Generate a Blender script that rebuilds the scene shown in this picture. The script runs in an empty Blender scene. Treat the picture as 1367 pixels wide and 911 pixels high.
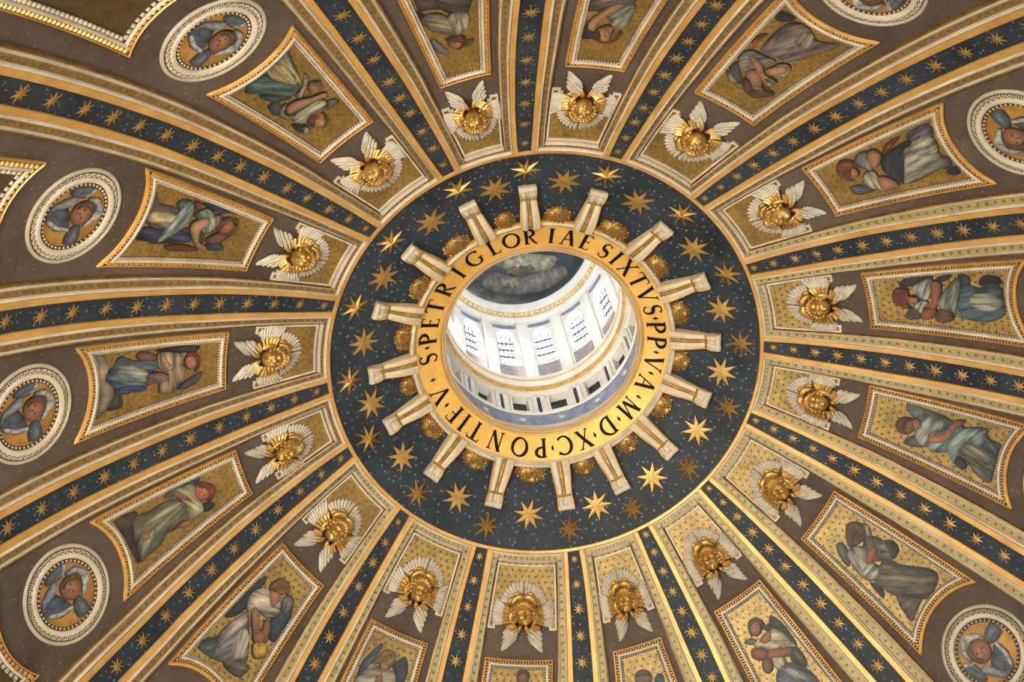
import bpy, bmesh, math, random
from math import sin, cos, pi, radians, degrees, sqrt, atan2
from mathutils import Matrix, Vector

random.seed(7)
SC = bpy.context.scene
COL = SC.collection
# ---------------------------------------------------------------- camera, world, lights, exposure
S = 8.0                                   # metres per unit of the dome's oculus radius
CAM = (2.75997, 0.655734, -6.359061)      # in oculus radii, oculus centre = origin
Z0 = 6.56                                 # lifts everything so that the nave floor is z = 0
RM = ((-0.4489922, 0.8901246, -0.0780017), (-0.8111372, -0.4426470, -0.3822565), (-0.3747831, -0.1083600, 0.9207582))


def W(x, y, z):
    return Vector((x * S, y * S, (z + Z0) * S))


cam_data = bpy.data.cameras.new('camera')
cam_data.sensor_width = 36.0
cam_data.sensor_fit = 'HORIZONTAL'
cam_data.lens = 2053.32 / 1367.0 * 36.0
cam_data.clip_end = 400
cam = bpy.data.objects.new('camera', cam_data)
COL.objects.link(cam)
m = Matrix.Identity(4)
for i in range(3):
    m[i][0], m[i][1], m[i][2] = RM[0][i], -RM[1][i], -RM[2][i]
m.translation = W(*CAM)
cam.matrix_world = m
SC.camera = cam

world = bpy.data.worlds.new('sky')
SC.world = world
world.use_nodes = True
bg = world.node_tree.nodes['Background']
bg.inputs[0].default_value = (0.90, 0.95, 1.0, 1)
bg.inputs[1].default_value = 19.0
SC.view_settings.view_transform = 'Standard'
SC.view_settings.look = 'None'
SC.view_settings.exposure = 0.0
SC.view_settings.gamma = 1.0
SC.view_settings.use_curve_mapping = False


def area_light(az, power, color, r=2.86, z=-3.95, sx=3.0, sy=5.0, aim=(0, 0, -0.6)):
    d = bpy.data.lights.new('drum_window_daylight', 'AREA')
    d.shape = 'RECTANGLE'
    d.size, d.size_y = sx, sy
    d.energy = power
    d.spread = radians(112)
    d.color = color
    o = bpy.data.objects.new('drum_window_daylight', d)
    COL.objects.link(o)
    a = radians(az)
    p = W(r * cos(a), r * sin(a), z)
    o.location = p
    o.rotation_euler = (W(*aim) - p).to_track_quat('-Z', 'Y').to_euler()


# sun entering the lantern's windows
sun_data = bpy.data.lights.new('sun', 'SUN')
sun_data.energy = 16.0
sun_data.angle = radians(6.0)
sun_data.color = (1.0, .93, .82)
sun = bpy.data.objects.new('sun', sun_data)
COL.objects.link(sun)
_a = radians(66)
sun.rotation_euler = Vector((-cos(_a) * cos(radians(13)), -sin(_a) * cos(radians(13)), -sin(radians(13)))).to_track_quat('-Z', 'Y').to_euler()

# the drum's sixteen windows, below the picture; sunlit on the camera's side
for k in range(16):
    az = 11.25 + 22.5 * k
    c = cos(radians(az - 345))
    area_light(az, 100 + 2150 * max(0.0, c) ** 2, (1.0, 0.92, 0.79))

# ---------------------------------------------------------------- dome geometry
RC, ZC, RHO = -1.02289, -3.552577, 4.0966
RA = [0.89, 21.96, 44.43, 68.41, 91.05, 113.35, 134.9, 157.55, 179.35, 201.0, 224.71, 248.12, 271.43, 291.95, 314.69, 337.31]
RB = [0.0202, -0.1629, -0.127, -0.0016, 0.0483, 0.077, -0.0072, 0.0045, -0.0686, -0.2462, -0.0205, 0.0652, 0.0919, -0.0374, -0.0147, -0.0503]
MPD = RHO * pi / 180                      # arc length of one degree of the profile


def rib_az(k, phi):
    q = k % 16
    return RA[q] + RB[q] * (max(min(phi, 60.0), 43.0) - 52) + 360 * (k // 16)


def bay_az(k, phi):
    return 0.5 * (rib_az(k, phi) + rib_az(k + 1, phi))


def rad(phi, h=0.0):
    return RC + (RHO - h) * cos(radians(phi))


def D(az, phi, h=0.0):
    r = RC + (RHO - h) * cos(radians(phi))
    z = ZC + (RHO - h) * sin(radians(phi))
    a = radians(az)
    return W(r * cos(a), r * sin(a), z)


def DL(k, u, phi, h=0.0):
    """point of bay k, u sideways (clockwise) from the bay's middle"""
    return D(bay_az(k, phi) + degrees(u / rad(phi)), phi, h)


def RL(k, lat, phi, h=0.0):
    """point of rib k, lat sideways from the rib's middle"""
    return D(rib_az(k, phi) + degrees(lat / rad(phi)), phi, h)


def frame(az, phi, h=0.0):
    """viewer's frame on the vault: x right, y towards the oculus, z into the room"""
    a, p = radians(az), radians(phi)
    U = Vector((-sin(a), cos(a), 0))
    V = Vector((-sin(p) * cos(a), -sin(p) * sin(a), cos(p)))
    N = -Vector((cos(p) * cos(a), cos(p) * sin(a), sin(p)))
    m = Matrix.Identity(4)
    for i in range(3):
        m[i][0], m[i][1], m[i][2] = -U[i], V[i], N[i]
    m.translation = D(az, phi, h)
    return m


TAB = [  # phi, then distance from rib middle to: blue edge, gilt edge, white edge, mosaic edge, outer edge
    (61.0, .028, .050, .058, .078, .086), (60.4, .028, .050, .058, .078, .087), (58.0, .037, .058, .067, .086, .096),
    (52.0, .048, .073, .084, .107, .123), (47.5, .049, .073, .086, .116, .134), (39.0, .051, .081, .097, .127, .150),
    (27.0, .056, .088, .105, .137, .162), (10.0, .058, .09, .108, .14, .166)]


def lat(i, phi):
    for a, b in zip(TAB, TAB[1:]):
        if a[0] >= phi >= b[0]:
            t = (a[0] - phi) / (a[0] - b[0])
            return a[i] + (b[i] - a[i]) * t
    return TAB[0][i] if phi > 61 else TAB[-1][i]


# ---------------------------------------------------------------- materials
def lin(hexs):
    out = []
    for i in (0, 2, 4):
        c = int(hexs[i:i + 2], 16) / 255.0
        out.append(c / 12.92 if c <= 0.04045 else ((c + 0.055) / 1.055) ** 2.4)
    return tuple(out) + (1.0,)


class NT:
    def __init__(s, name):
        s.m = bpy.data.materials.new(name)
        s.m.use_nodes = True
        s.t = s.m.node_tree
        s.b = s.t.nodes['Principled BSDF']

    def n(s, typ, **kw):
        x = s.t.nodes.new(typ)
        for k, v in kw.items():
            if k.startswith('i_'):
                x.inputs[k[2:].replace('_', ' ')].default_value = v
            else:
                setattr(x, k, v)
        return x

    def l(s, a, b):
        s.t.links.new(a, b)

    def ramp(s, fac, stops, interp='LINEAR'):
        r = s.n('ShaderNodeValToRGB')
        r.color_ramp.interpolation = interp
        e = r.color_ramp.elements
        while len(e) < len(stops):
            e.new(0.5)
        for q, (p, c) in zip(e, stops):
            q.position = p
            q.color = c
        s.l(fac, r.inputs[0])
        return r.outputs[0]

    def noise(s, scale, detail=4, rough=.55, vec=None):
        x = s.n('ShaderNodeTexNoise')
        x.inputs['Scale'].default_value = scale
        x.inputs['Detail'].default_value = detail
        x.inputs['Roughness'].default_value = rough
        s.l(vec if vec is not None else s.geo(), x.inputs['Vector'])
        return x.outputs['Fac']

    def geo(s):
        if not hasattr(s, '_g'):
            s._g = s.n('ShaderNodeTexCoord').outputs['Object']
        return s._g

    def uv(s):
        if not hasattr(s, '_u'):
            s._u = s.n('ShaderNodeTexCoord').outputs['UV']
        return s._u

    def math(s, op, a, b=None):
        x = s.n('ShaderNodeMath', operation=op)
        for i, v in enumerate((a, b)):
            if v is None:
                continue
            if isinstance(v, (int, float)):
                x.inputs[i].default_value = v
            else:
                s.l(v, x.inputs[i])
        return x.outputs[0]

    def mix(s, fac, a, b, mode='MIX'):
        x = s.n('ShaderNodeMix', data_type='RGBA', blend_type=mode)
        for i, v in ((0, fac), (6, a), (7, b)):
            if isinstance(v, (int, float, tuple)):
                x.inputs[i].default_value = v
            else:
                s.l(v, x.inputs[i])
        return x.outputs[2]

    def bump(s, h, strength=.3, dist=.05):
        x = s.n('ShaderNodeBump')
        x.inputs['Strength'].default_value = strength
        x.inputs['Distance'].default_value = dist
        s.l(h, x.inputs['Height'])
        s.l(x.outputs[0], s.b.inputs['Normal'])

    def fin(s, color, rough=.6, metal=0.0, spec=.5):
        if isinstance(color, tuple):
            s.b.inputs['Base Color'].default_value = color
        else:
            s.l(color, s.b.inputs['Base Color'])
        s.b.inputs['Roughness'].default_value = rough
        s.b.inputs['Metallic'].default_value = metal
        s.b.inputs['Specular IOR Level'].default_value = spec
        return s.m


def mottled(name, c1, c2, scale=1.2, rough=.6, metal=0., bump=0., spec=.4, bscale=8):
    t = NT(name)
    f = t.noise(scale, 6, .65)
    col = t.ramp(f, [(.3, lin(c1)), (.7, lin(c2))])
    if bump:
        t.bump(t.noise(bscale, 3), bump)
    return t.fin(col, rough, metal, spec)


def speckled(name, c1, c2, dot, spacing, size, rough=.6, mscale=.5):
    """mosaic ground with scattered pale tesserae"""
    t = NT(name)
    base = t.ramp(t.noise(mscale, 8, .7), [(.3, lin(c1)), (.7, lin(c2))])
    v = t.n('ShaderNodeTexVoronoi')
    v.inputs['Scale'].default_value = 1 / spacing
    v.voronoi_dimensions = '2D'
    t.l(t.uv(), v.inputs['Vector'])
    d = t.ramp(v.outputs['Distance'], [(size, (1, 1, 1, 1)), (size * 1.5, (0, 0, 0, 1))])
    sepn = t.n('ShaderNodeSeparateColor')
    t.l(v.outputs['Color'], sepn.inputs[0])
    f = t.math('MULTIPLY', d, t.math('MULTIPLY', sepn.outputs[0], .75))
    return t.fin(t.mix(f, base, lin(dot)), rough, 0.0, .15)


def dotted(name, c1, c2, dot, su, sv, rad_, rough=.45, metal=.25, mscale=3., stagger=.5):
    """gold mosaic with rows of small green florets laid out in the surface's own uv (metres)"""
    t = NT(name)
    grain = t.math('ADD', t.math('MULTIPLY', t.noise(mscale, 6, .75), .6), t.math('MULTIPLY', t.noise(9.0, 2, .6), .4))
    base = t.ramp(grain, [(.36, lin(c1)), (.64, lin(c2))])
    sp = t.n('ShaderNodeSeparateXYZ')
    t.l(t.uv(), sp.inputs[0])
    vrow = t.math('DIVIDE', sp.outputs[1], sv)
    row = t.math('FLOOR', vrow)
    odd = t.math('MULTIPLY', t.math('MODULO', t.math('ABSOLUTE', row), 2.0), stagger)
    uu = t.math('SUBTRACT', t.math('FRACT', t.math('ADD', t.math('DIVIDE', sp.outputs[0], su), odd)), .5)
    vv = t.math('SUBTRACT', t.math('FRACT', vrow), .5)
    uu = t.math('MULTIPLY', uu, su)
    vv = t.math('MULTIPLY', vv, sv)
    d = t.math('SQRT', t.math('ADD', t.math('MULTIPLY', uu, uu), t.math('MULTIPLY', vv, vv)))
    d = t.math('ADD', d, t.math('MULTIPLY', t.math('SUBTRACT', t.noise(14, 2), .5), rad_ * .9))
    f = t.ramp(t.math('DIVIDE', d, rad_ * 2), [(.42, (.85, .85, .85, 1)), (.55, (0, 0, 0, 1))])
    return t.fin(t.mix(f, base, lin(dot)), rough, metal)


M = {}
M['field'] = speckled('purple_brown_field', '3f342a', '5c4b3e', '75624f', .36, .07, .75, .35)
M['blue'] = speckled('night_blue_mosaic', '1c2023', '32373b', '7c8082', .28, .10, .5, .5)
M['gilt'] = mottled('gilt_fillet', 'b0803e', 'd2a45a', .9, .40, .35, spec=.5)
M['white'] = mottled('white_moulding', 'a2937b', 'c6b79d', .8, .55)
M['grey'] = mottled('grey_moulding', '8f826c', 'b3a48a', .8, .6)
M['cream'] = mottled('cream_stucco', '9a8c74', 'c0b295', 1.4, .5, bump=.15)
M['feather'] = mottled('feather_stucco', '8f8371', 'bbae98', 2.2, .6, bump=.2)
M['gold'] = mottled('gilded_relief', '7e5824', 'd4aa5e', 3.0, .42, .72, bump=.06, spec=.5, bscale=9)
M['goldstar'] = mottled('gilded_star', '8e6a34', 'b8924e', 1.6, .38, .6, bump=.1)
M['darkgold'] = mottled('dark_gilding', '6a4a20', 'a07c40', 3.0, .38, .6, bump=.3)
M['recess'] = mottled('umber_recess', '2e2012', '4a3418', 3, .7)
M['olive'] = dotted('olive_mosaic_band', '83703c', 'ab955a', '4c4a24', .27, .31, .055, .5, .15, stagger=0.0)
M['olive_worn'] = dotted('worn_mosaic_band', '5e4722', '8c6c38', '43351a', .27, .31, .045, .55, .15, stagger=0.0)
M['ground'] = dotted('gold_mosaic_ground', '6a5226', 'ab8e4a', '463f1a', .26, .23, .05, .42, .3, mscale=1.3)
M['ground_worn'] = dotted('worn_gold_mosaic_ground', '5e481c', '98783a', '5a4a20', .26, .23, .035, .45, .3, mscale=.8)
M['umberground'] = dotted('umber_mosaic_ground', '3a2a14', '5a4420', '4a3a18', .26, .23, .03, .5, .2)
M['tondo'] = mottled('tondo_gold_ground', '7a5422', 'ab7e38', 2.0, .5, .2)
M['letter'] = NT('black_lettering').fin(lin('0e0906'), .75, 0.0, .15)
M['frieze'] = mottled('gilt_frieze', 'bf8c3c', 'dcae58', .8, .5, .25)
M['drum'] = mottled('nave_stone', '8a7a62', '9a8a70', .3, .8)
M['lwhite'] = mottled('lantern_plaster', 'c9c4ba', 'dcd8d0', 1.0, .7)
M['lblue'] = mottled('lantern_frieze_and_shadow', '5a6478', '8890a0', 3.0, .6)  # blue star band, and the painted shadow strips over the tall windows
M['lgold'] = mottled('lantern_gilt', 'b88c48', 'dab872', 2.0, .5, .2)
M['dark'] = mottled('dark_pane_and_gap_shade', '14120f', '201c17', 1.0, .6)  # dark glass panes, and the painted shade between paired pilasters
M['iron'] = NT('window_bars').fin(lin('30343a'), .5)
M['apron'] = mottled('painted_apron', '6c6a78', 'a4948a', 3.5, .7)
t = NT('lantern_vault_painting')
f = t.noise(.55, 8, .6)
M['cap'] = t.fin(t.ramp(f, [(.38, lin('293134')), (.52, lin('444848')), (.64, lin('7a7568'))]), .8)
t = NT('window_glass')
gl = t.n('ShaderNodeBsdfGlossy')
gl.inputs['Roughness'].default_value = .05
tr = t.n('ShaderNodeBsdfTransparent')
tr.inputs[0].default_value = (.93, .96, 1, 1)
mx = t.n('ShaderNodeMixShader')
mx.inputs[0].default_value = .08
t.l(tr.outputs[0], mx.inputs[1])
t.l(gl.outputs[0], mx.inputs[2])
t.l(mx.outputs[0], t.t.nodes['Material Output'].inputs['Surface'])
M['glass'] = t.m
# painted figures: the colour of each patch (with the painter's own modelling) is stored on its mesh, the brushwork is procedural
def paint(name, sx, sy, lo, mid, hi, p=(.3, .5, .72), detail=5):
    t = NT(name)
    at = t.n('ShaderNodeAttribute', attribute_name='paint')
    mp = t.n('ShaderNodeMapping')
    mp.inputs['Scale'].default_value = (sx, sy, 1)
    t.l(t.uv(), mp.inputs[0])
    wv = t.noise(1.0, detail, .6, mp.outputs[0])
    sh = t.ramp(wv, [(p[0], (lo, lo, lo * 1.04, 1)), (p[1], (mid, mid, mid, 1)), (p[2], (hi, hi * .98, hi * .93, 1))])
    return t.fin(t.mix(1.0, at.outputs['Color'], sh, 'MULTIPLY'), .6)


M['paint_cloth'] = paint('painted_cloth', 5.5, .8, .22, .70, 1.5, (.36, .5, .66), 5)
M['paint_skin'] = paint('painted_skin', 1.6, 1.6, .78, .92, 1.10)
M['paint_hair'] = paint('painted_hair', 5.5, 2.5, .40, .85, 1.5)
M['paint_soft'] = paint('painted_cloud', 1.5, 1.5, .42, .80, 1.45, (.32, .5, .68), 6)


# ---------------------------------------------------------------- mesh helpers
class MB:
    """collects faces of one mesh object"""

    def __init__(s):
        s.v, s.f, s.uv, s.col = [], [], [], None

    def grid(s, rows, uvs=None, closed=False):
        n0, nc = len(s.v), len(rows[0])
        for r in rows:
            s.v.extend(r)
        for i in range(len(rows) - 1):
            for j in range(nc if closed else nc - 1):
                j2 = (j + 1) % nc
                s.f.append((n0 + i * nc + j, n0 + i * nc + j2, n0 + (i + 1) * nc + j2, n0 + (i + 1) * nc + j))
                if uvs:
                    s.uv.append([uvs[i][j], uvs[i][j2], uvs[i + 1][j2], uvs[i + 1][j]])
        return s

    def face(s, pts, uv=None):
        n0 = len(s.v)
        s.v.extend(pts)
        s.f.append(tuple(range(n0, n0 + len(pts))))
        if uv:
            s.uv.append(list(uv))

    def box(s, c, ex, ey, ez):
        """box from centre and three half-extent vectors"""
        n0 = len(s.v)
        for a in (-1, 1):
            for b in (-1, 1):
                for d in (-1, 1):
                    s.v.append(c + ex * a + ey * b + ez * d)
        for q in ((0, 1, 3, 2), (4, 6, 7, 5), (0, 4, 5, 1), (2, 3, 7, 6), (0, 2, 6, 4), (1, 5, 7, 3)):
            s.f.append(tuple(n0 + i for i in q))

    def ball(s, c, rx, ry=None, rz=None, nu=8, nv=5, axes=None):
        ry = rx if ry is None else ry
        rz = rx if rz is None else rz
        X, Y, Z = axes or (Vector((1, 0, 0)), Vector((0, 1, 0)), Vector((0, 0, 1)))
        rows = []
        for i in range(nv + 1):
            t = pi * i / nv
            rows.append([c + X * (rx * sin(t) * cos(2 * pi * j / nu)) + Y * (ry * sin(t) * sin(2 * pi * j / nu)) + Z * (rz * cos(t)) for j in range(nu)])
        s.grid(rows, closed=True)

    def tube(s, pts, rs, n=8, closed=False, flat=1.0, up=None):
        rows = []
        m = len(pts)
        for i, p in enumerate(pts):
            a = pts[(i - 1) % m] if closed or i > 0 else pts[0]
            b = pts[(i + 1) % m] if closed or i < m - 1 else pts[-1]
            t = (b - a).normalized()
            u = (up or Vector((0, 0, 1)))
            x = t.cross(u)
            if x.length < 1e-4:
                x = t.cross(Vector((1, 0, 0)))
            x.normalize()
            y = x.cross(t)
            r = rs[i] if isinstance(rs, (list, tuple)) else rs
            rows.append([p + x * (r * cos(2 * pi * j / n)) + y * (r * flat * sin(2 * pi * j / n)) for j in range(n)])
        if closed:
            rows.append(rows[0])
        s.grid(rows, closed=True)

    def build(s, name, mat, parent=None, origin=None, smooth=True, kind=None, sharp=None):
        o0 = origin if origin is not None else Vector((0, 0, 0))
        me = bpy.data.meshes.new(name)
        me.from_pydata([tuple(p - o0) for p in s.v], [], s.f)
        if s.uv and len(s.uv) == len(s.f):
            ul = me.uv_layers.new(name='uv')
            flat = [c for f in s.uv for p in f for c in p]
            ul.data.foreach_set('uv', flat)
        if s.col:
            ca = me.color_attributes.new('paint', 'FLOAT_COLOR', 'POINT')
            ca.data.foreach_set('color', s.col)
        if smooth:
            me.polygons.foreach_set('use_smooth', [True] * len(me.polygons))
            me.set_sharp_from_angle(angle=radians(sharp or 40))
        me.materials.append(mat)
        me.update()
        o = bpy.data.objects.new(name, me)
        COL.objects.link(o)
        if parent is not None:
            o.parent = parent
        if kind:
            o['kind'] = kind
        return o


def empty(name, mat4=None, loc=None):
    o = bpy.data.objects.new(name, None)
    o.empty_display_size = .2
    COL.objects.link(o)
    if mat4 is not None:
        o.matrix_world = mat4
    elif loc is not None:
        o.location = loc
    return o


def tag(o, label=None, cat=None, group=None, kind=None):
    for k, v in (('label', label), ('category', cat), ('group', group), ('kind', kind)):
        if v:
            o[k] = v
    return o


def copy_tree(o, parent=None):
    c = o.copy()
    COL.objects.link(c)
    if parent is not None:
        c.parent = parent
    for ch in list(o.children):
        copy_tree(ch, c)
    return c


def lathe(prof, seg=128, a0=0., a1=360.):
    """rows of points for a profile of (r, z) pairs turned about the dome's axis"""
    full = abs(a1 - a0) >= 359.9
    n = seg if full else seg + 1
    rows = []
    for r, z in prof:
        rows.append([W(r * cos(radians(a0 + (a1 - a0) * j / seg)), r * sin(radians(a0 + (a1 - a0) * j / seg)), z) for j in range(n)])
    return MB().grid(rows, closed=full)


def catmull(pts, sub=3):
    n = len(pts)
    out = []
    for i in range(n):
        p0, p1, p2, p3 = pts[i - 1], pts[i], pts[(i + 1) % n], pts[(i + 2) % n]
        for k in range(sub):
            t = k / sub
            out.append(tuple(.5 * (2 * b + (c - a) * t + (2 * a - 5 * b + 4 * c - d) * t * t + (3 * b - a - 3 * c + d) * t ** 3)
                             for a, b, c, d in zip(p0, p1, p2, p3)))
    return out

# ================================================================ the setting
# ---- dome shell
rows = []
phis = [67.6, 64.0] + [61.0 - i * (61.0 - 2) / 58 for i in range(59)]


def plan_uv(rows):
    return [[(q.x, q.y) for q in r] for r in rows]


for p in phis:
    rows.append([D(360 * j / 192, p, 0) for j in range(192)])
MB().grid(rows, plan_uv(rows), closed=True).build('ceiling', M['field'], kind='structure')
CEIL = bpy.data.objects['ceiling']
# ---- drum wall and nave floor below the picture
lathe([(2.925, ZC + 0.9 - .76), (2.99, ZC + .1), (3.06, ZC), (3.09, ZC - 1.0), (3.09, -Z0)], 64).build('wall_drum', M['drum'], kind='structure')
lathe([(3.2, -Z0), (1.6, -Z0), (0.0001, -Z0)], 48).build('floor', M['drum'], kind='structure')

STARS = {0: [5949, 5787, 5618, 5433, 5279, 5115, 4886, 4665, 4429, 4200], 1: [5972, 5812, 5639, 5454, 5271, 5076, 4869, 4660],
         2: [5988, 5863, 5723, 5591, 5445, 5290, 5134, 4974, 4812, 4630, 4450],
         3: [5991, 5852, 5713, 5569, 5411, 5247, 5077, 4906, 4729, 4555, 4371, 4163, 3952, 3737, 3525],
         4: [6005, 5869, 5722, 5576, 5431, 5269, 5112, 4949, 4783, 4616, 4435, 4263, 4080], 5: [5981, 5848, 5707, 5562, 5411, 5256, 5100, 4938, 4770, 4595, 4420],
         6: [5993, 5863, 5726, 5583, 5444, 5289, 5132, 4958, 4791, 4612, 4428, 4238, 4045], 7: [5999, 5870, 5739, 5600, 5449, 5294, 5136, 4970, 4805, 4630, 4448, 4260],
         8: [5998, 5869, 5731, 5585, 5442, 5292, 5135, 4975, 4810], 9: [5987, 5821, 5657, 5483, 5309, 5130], 10: [5983, 5821, 5643, 5459, 5283, 5105],
         11: [5965, 5807, 5655, 5476, 5284, 5104, 4912, 4715], 12: [5963, 5802, 5625, 5440, 5250, 5066, 4873, 4676, 4479, 4272, 4055, 3845, 3630],
         13: [5961, 5802, 5637, 5462, 5270, 5067, 4870, 4671, 4468, 4257, 4038, 3806, 3580],
         14: [5968, 5797, 5614, 5426, 5233, 5053, 4863, 4662, 4454, 4232, 4024, 3796, 3570],
         15: [5969, 5818, 5646, 5458, 5284, 5083, 4887, 4696, 4491, 4275, 4068, 3861, 3651, 3409, 3182, 2960]}


def star_mesh(name, n, r0, r1, hc, hv, base, mat, twist=0.0):
    """faceted star lying in its own xy plane: n rays of radius r0, valleys r1"""
    b = MB()
    ring, low = [], []
    for i in range(2 * n):
        a = pi * i / n + pi / 2 + twist
        r = r0 if i % 2 == 0 else r1
        ring.append(Vector((r * cos(a), r * sin(a), base if i % 2 == 0 else hv)))
        low.append(Vector((r * cos(a), r * sin(a), -.02)))
    c = Vector((0, 0, hc))
    for i in range(2 * n):
        j = (i + 1) % (2 * n)
        b.face([ring[i], ring[j], c])
        b.face([low[i], low[j], ring[j], ring[i]])
    o = b.build(name, mat, smooth=False)
    return o


def strip(k, prof, top, end=12.0, mat=None, name='', parent=None, step=1.0, dense=None, uvw=False):
    """moulding running down beside a rib: prof = list of (lat function, height)"""
    rows, uvs = [], []
    n = int((top - end) / step) + 1
    for i in range(n + 1):
        p = top - (top - end) * i / n
        row, uv = [], []
        for lf, h in prof:
            x = lf(p)
            row.append(RL(k, x, p, h))
            uv.append((x * S, p * MPD * S))
        rows.append(row)
        uvs.append(uv)
    return MB().grid(rows, uvs).build(name, mat, parent)


def L(i, s, add=0.0, t=None, i2=None):
    if t is None:
        return lambda p: s * (lat(i, p) + add)
    return lambda p: s * (lat(i, p) * (1 - t) + lat(i2, p) * t + add)


TRIM = 0


def trim_name():
    global TRIM
    TRIM += 1
    return 'trim_%d' % TRIM


VISEND = {0: 40, 1: 44, 2: 42, 3: 32, 4: 38, 5: 41, 6: 38, 7: 40, 8: 46, 9: 49, 10: 49, 11: 45, 12: 33, 13: 33, 14: 33, 15: 24}
for k in range(16):
    root = strip(k, [(L(1, -1), .012), (L(1, -1, 0, .5, 1), .012), (lambda p: 0.0, .012), (L(1, 1), .012)], 60.4, 12, M['blue'], trim_name())
    tag(root, kind='structure')
    for s in (-1, 1):
        strip(k, [(L(1, s), .011), (L(1, s), .019), (L(1, s, .0015), .021), (L(2, s, -.0015), .021), (L(2, s), .019)], 60.4, 12, M['gilt'], 'gilt_fillet', root)
        strip(k, [(L(2, s), .017), (L(2, s, 0, .15, 3), .023), (L(2, s, 0, .5, 3), .026), (L(2, s, 0, .85, 3), .023), (L(3, s), .014), (L(3, s), .010)], 60.4, 12, M['white'], 'white_moulding', root)
        # the band's own uv: across in units of its width so that one row of florets runs down it
        rows, uvs = [], []
        n = 60
        for i in range(n + 1):
            p = 60.22 - (60.22 - 12) * i / n
            a, c = lat(3, p), lat(4, p)
            rows.append([RL(k, s * a, p, .012), RL(k, s * c, p, .012)])
            wv = (c - a) * S
            uvs.append([(.13 - wv / 2 + 0, p * MPD * S), (.13 + wv / 2, p * MPD * S)])
        MB().grid(rows, uvs).build('mosaic_band', M['olive'] if 4 <= k <= 11 else M['olive_worn'], root)
        strip(k, [(L(4, s), .010), (L(4, s), .015), (L(4, s, 0, .3, 5), .019), (L(4, s, 0, .55, 5), .0165), (L(4, s, 0, .62, 5), .013)], 60.0, 12, M['grey'], 'outer_moulding', root)
        strip(k, [(L(4, s, 0, .62, 5), .013), (L(4, s, 0, .72, 5), .0155), (L(4, s, 0, .9, 5), .0145), (L(5, s), .010), (L(5, s), -.002)], 60.0, 12, M['darkgold'], 'gilt_edge', root)
# small gilt stars on the blue of every rib
proto_rib_star = star_mesh('star', 8, .31, .098, .05, .03, .012, M['goldstar'])
first = True
for k in range(16):
    root = bpy.data.objects['trim_%d' % (k + 1)]
    for p in STARS[k]:
        p /= 100.0
        if p < VISEND[k]:
            continue
        o = proto_rib_star if first else proto_rib_star.copy()
        if not first:
            COL.objects.link(o)
        first = False
        o.parent = root
        sc = lat(1, p) / .048 * .86 * (1.0 + .06 * sin(k * 3 + p))
        o.matrix_world = frame(rib_az(k, p), p, .0135) @ Matrix.Rotation(.12 * sin(7 * p + k), 4, 'Z') @ Matrix.Diagonal((sc, sc, sc, 1))


def BE(k, s, x, p, h):
    """point x inside bay k from the middle of the rib on its s side"""
    return RL(k, x, p, h) if s < 0 else RL(k + 1, -x, p, h)


def cross(k, p0, p1, li, prof, mat, name, parent, uvw=False):
    """strip across the head of a bay, from rib to rib; prof = (t along phi, height)"""
    rows, uvs = [], []
    for t, h in prof:
        p = p0 + (p1 - p0) * t
        a = rib_az(k, p) + degrees(lat(li, p) / rad(p))
        c = rib_az(k + 1, p) - degrees(lat(li, p) / rad(p))
        rows.append([D(a + (c - a) * j / 12, p, h) for j in range(13)])
        wv = (p0 - p1) * MPD * S
        uvs.append([(.13 - wv / 2 + wv * t, j * 3.4 / 12) for j in range(13)])
    return MB().grid(rows, uvs).build(name, mat, parent)


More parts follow.
